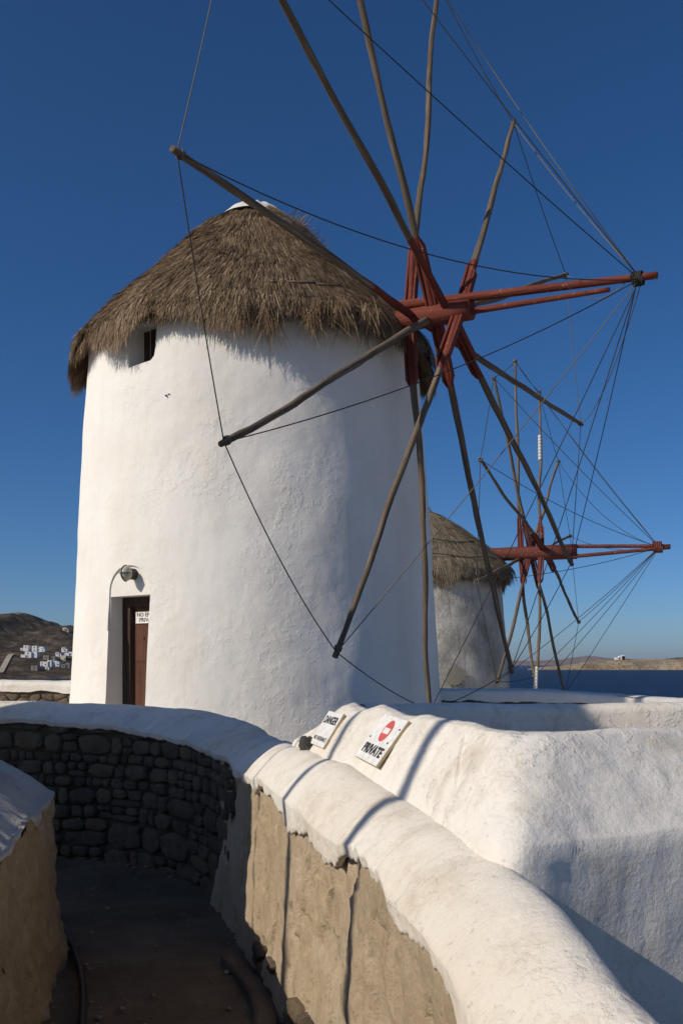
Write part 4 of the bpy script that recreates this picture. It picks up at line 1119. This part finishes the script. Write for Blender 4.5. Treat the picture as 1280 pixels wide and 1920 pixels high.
hs = [('white two-block house at the upper left of the hillside cluster', (39, 54, 1210, 1221), 'house', [(0, .45, .55, .1), (.4, 1, 1, 0)]),
      ('long stepped white house second from left in the upper row', (61, 85, 1211, 1222), 'house', [(0, .4, 1, 0), (.3, .72, .7, .05), (.5, .85, .85, .15), (.72, 1, .5, 0)]),
      ('broad white house below the upper row with low wing at its left', (41, 70, 1222, 1233), 'house', [(0, .3, .5, -.05), (.24, .66, 1, 0), (.68, 1, .95, .1)]),
      ('small white house high in the right-hand cluster near the windmill edge', (116, 127, 1214, 1223), 'house', [(0, .6, 1, 0), (.5, 1, .7, 0)]),
      ('white house with slanting side in the middle of the right-hand cluster', (105, 115, 1223, 1232), 'house', [(0, .6, 1, 0), (.5, 1, .7, .1)]),
      ('white house half hidden by the edge of the big windmill', (122, 136, 1222, 1230), 'house', [(0, .6, .7, 0), (.5, 1, 1, .1)]),
      ('cream house below the right-hand cluster', (114, 124, 1229, 1238), 'housecream', [(0, 1, 1, 0), (.6, 1, .6, -.1)]),
      ('large white stepped house low on the slope above the green field', (76, 97, 1238, 1250), 'house', [(0, .35, .8, .1), (.28, .7, .75, 0), (.62, 1, 1, .1)]),
      ('white cube house right of the large stepped house', (99, 112, 1239, 1250), 'house', [(0, .72, 1, 0), (.66, 1, .85, 0)]),
      ('tiny white shed lowest on the slope', (85, 93, 1251, 1256), 'house', [(0, 1, 1, 0)]),
      ('pale house alone on the ridge beside the windmill edge', (118, 129, 1177, 1184), 'housecream', [(0, .7, 1, 0), (.5, 1, .6, 0)]),
      ('grey stone building low on the slope left of the tiny shed', (59, 71, 1248, 1258), 'housegrey', [(0, 1, 1, 0)]),
      ('long grey stone building under the right-hand cluster', (82, 104, 1229, 1237), 'housegrey', [(0, .5, 1, 0), (.5, 1, .8, .1)]),
      ('dim grey house by the windmill edge above the green field', (116, 131, 1243, 1252), 'housegrey', [(0, .5, .7, 0), (.5, 1, 1, .1)])]
for lb, bx, m_, bk in hs: house(lb, bx, m_, bk)
# ruined stone hut on the summit
rb_ = P(31, 1151, 1000); t = thing('stone_hut', 'ruined stone hut on the summit of the left hill', 'hut', rb_)
r = np.random.default_rng(2)
for k in range(7):
    c = rb_ + X3 * (k - 3) * 1.6 + Z3 * r.uniform(-1.5, .6)
    mesh('stone', *box(c, unit([1, .2 * r.normal(), 0]), Y3, Z3, r.uniform(.8, 1.4), 1.6, r.uniform(1.2, 2.6)), M['housegrey'], t, False)
# track that climbs the slope
tr = []
for (x, y) in ((1, 1263), (6, 1254), (11, 1245), (16, 1236), (20, 1230), (23, 1228)):
    q = land(x, y); tr.append(q)
tr, _ = resample(tr, 50); sec = []
for i in range(50):
    x, y, _ = tr[i]
    ys = [(x - 2.0, y - 1), (x, y), (x + 2.0, y + 1)]
    sec.append([(a, b, hill_h(np.array([a]), np.array([b]))[0] + .9) for a, b in ys])
M['track'] = flat('pale_track', (.42, .37, .29), .95, .05)
mesh('hill_track', A3(sec).reshape(-1, 3), grid_faces(50, 3), M['track'], kind='structure')

# island on the right and the coast beyond
def isle(name, profx, profy, Y0, depth, m, seed, na=260, cliff=.035, rough=1.0):
    pxs = np.linspace(profx[0], profx[-1], na); sec = []
    top = CZ + (HY - np.interp(pxs, profx, profy)) / F * Y0; top = np.maximum(top, -.5)
    fr = np.array([-.02, 0, cliff * .3, cliff * .6, cliff, cliff * 1.6, .12, .2, .32, .5, .75, 1.0]); hr = np.array([-.2, .04, .42, .66, .80, .86, .92, .97, 1.0, 1.0, .8, -.1])
    frr = np.linspace(-.02, .34, 40); frr = np.concatenate([frr, np.linspace(.38, 1, 8)]); hrr = np.interp(frr, fr, hr)
    Xc = (pxs - CX) / F * Y0
    for i in range(na):
        col = np.stack([Xc[i] * (1 + frr * depth / Y0), Y0 - .0 + frr * depth, top[i] * hrr], 1); sec.append(col)
    sec = A3(sec); p = sec.reshape(-1, 3)
    s_ = Y0 / 1700.
    p[:, 1] += depth * .02 * fbm(p * [.02 / s_, 0, 0], 4, seed); hgt = np.clip(p[:, 2] / 8, 0, 1)
    p[:, 2] += hgt * rough * (2.2 * fbm(p * [.03 / s_, .03 / s_, 0], 4, seed + 1) + .9 * fbm(p * [.12 / s_, .12 / s_, 0], 3, seed + 2))
    return mesh(name, p, grid_faces(na, len(frr)), m, kind='structure')
isle('island', [985, 1000, 1030, 1080, 1110, 1150, 1170, 1210, 1240, 1280, 1400, 1700, 2400], [1257, 1254, 1250.5, 1246, 1242, 1238, 1236, 1236.5, 1237, 1236, 1234, 1236, 1257], 1730, 420, M['isle'], 91)
isle('island_hill', [1195, 1240, 1270, 1290, 1350, 1500, 1900], [1250, 1236, 1233, 1231, 1226, 1224, 1250], 2300, 700, M['hill'], 95)
isle('far_coast', [500, 800, 930, 975, 1010, 1050, 1080, 1103, 1130, 1160, 1200, 1300, 1600, 2400], [1240, 1238, 1238, 1239, 1238.5, 1237, 1232, 1228.5, 1232, 1236, 1237, 1238, 1236, 1246], 7500, 2500, M['far'], 97, rough=3.0)
b = P(1164, 1234.5, 1800); ih = thing('house', 'white house alone on top of the right-hand island', 'house', b, None)
for (x, w, h) in ((0, 6.0, 2.6), (-8, 4.5, 1.2), (3, 3, 3.4)):
    wo_ = mesh('wall', *box(b + X3 * x + Z3 * (h - 1.5), X3, Y3, Z3, w, 4, h + 1.0), M['house'], ih, False)
    mesh('window', *box(b + X3 * x - Y3 * 4.05 + Z3 * (h - .8), X3, Y3, Z3, .6, .1, .8), M['dark'], wo_, False)

# ------------------------------------------------------------------ sea haze
hz = bpy.data.materials.new('haze_air'); hz.use_nodes = True; nt = hz.node_tree
nt.nodes.remove(nt.nodes['Principled BSDF'])
pv = nt.nodes.new('ShaderNodeVolumePrincipled'); pv.inputs['Color'].default_value = (.80, .86, .95, 1); pv.inputs['Density'].default_value = 4.5e-5
pv.inputs['Anisotropy'].default_value = .2
nt.links.new(pv.outputs[0], nt.nodes['Material Output'].inputs['Volume'])
v, f = box((0, 5000, 45), X3, Y3, Z3, 12000, 6500, 60)
HAZE = mesh('haze', v, f, hz, smooth=False, kind='stuff')
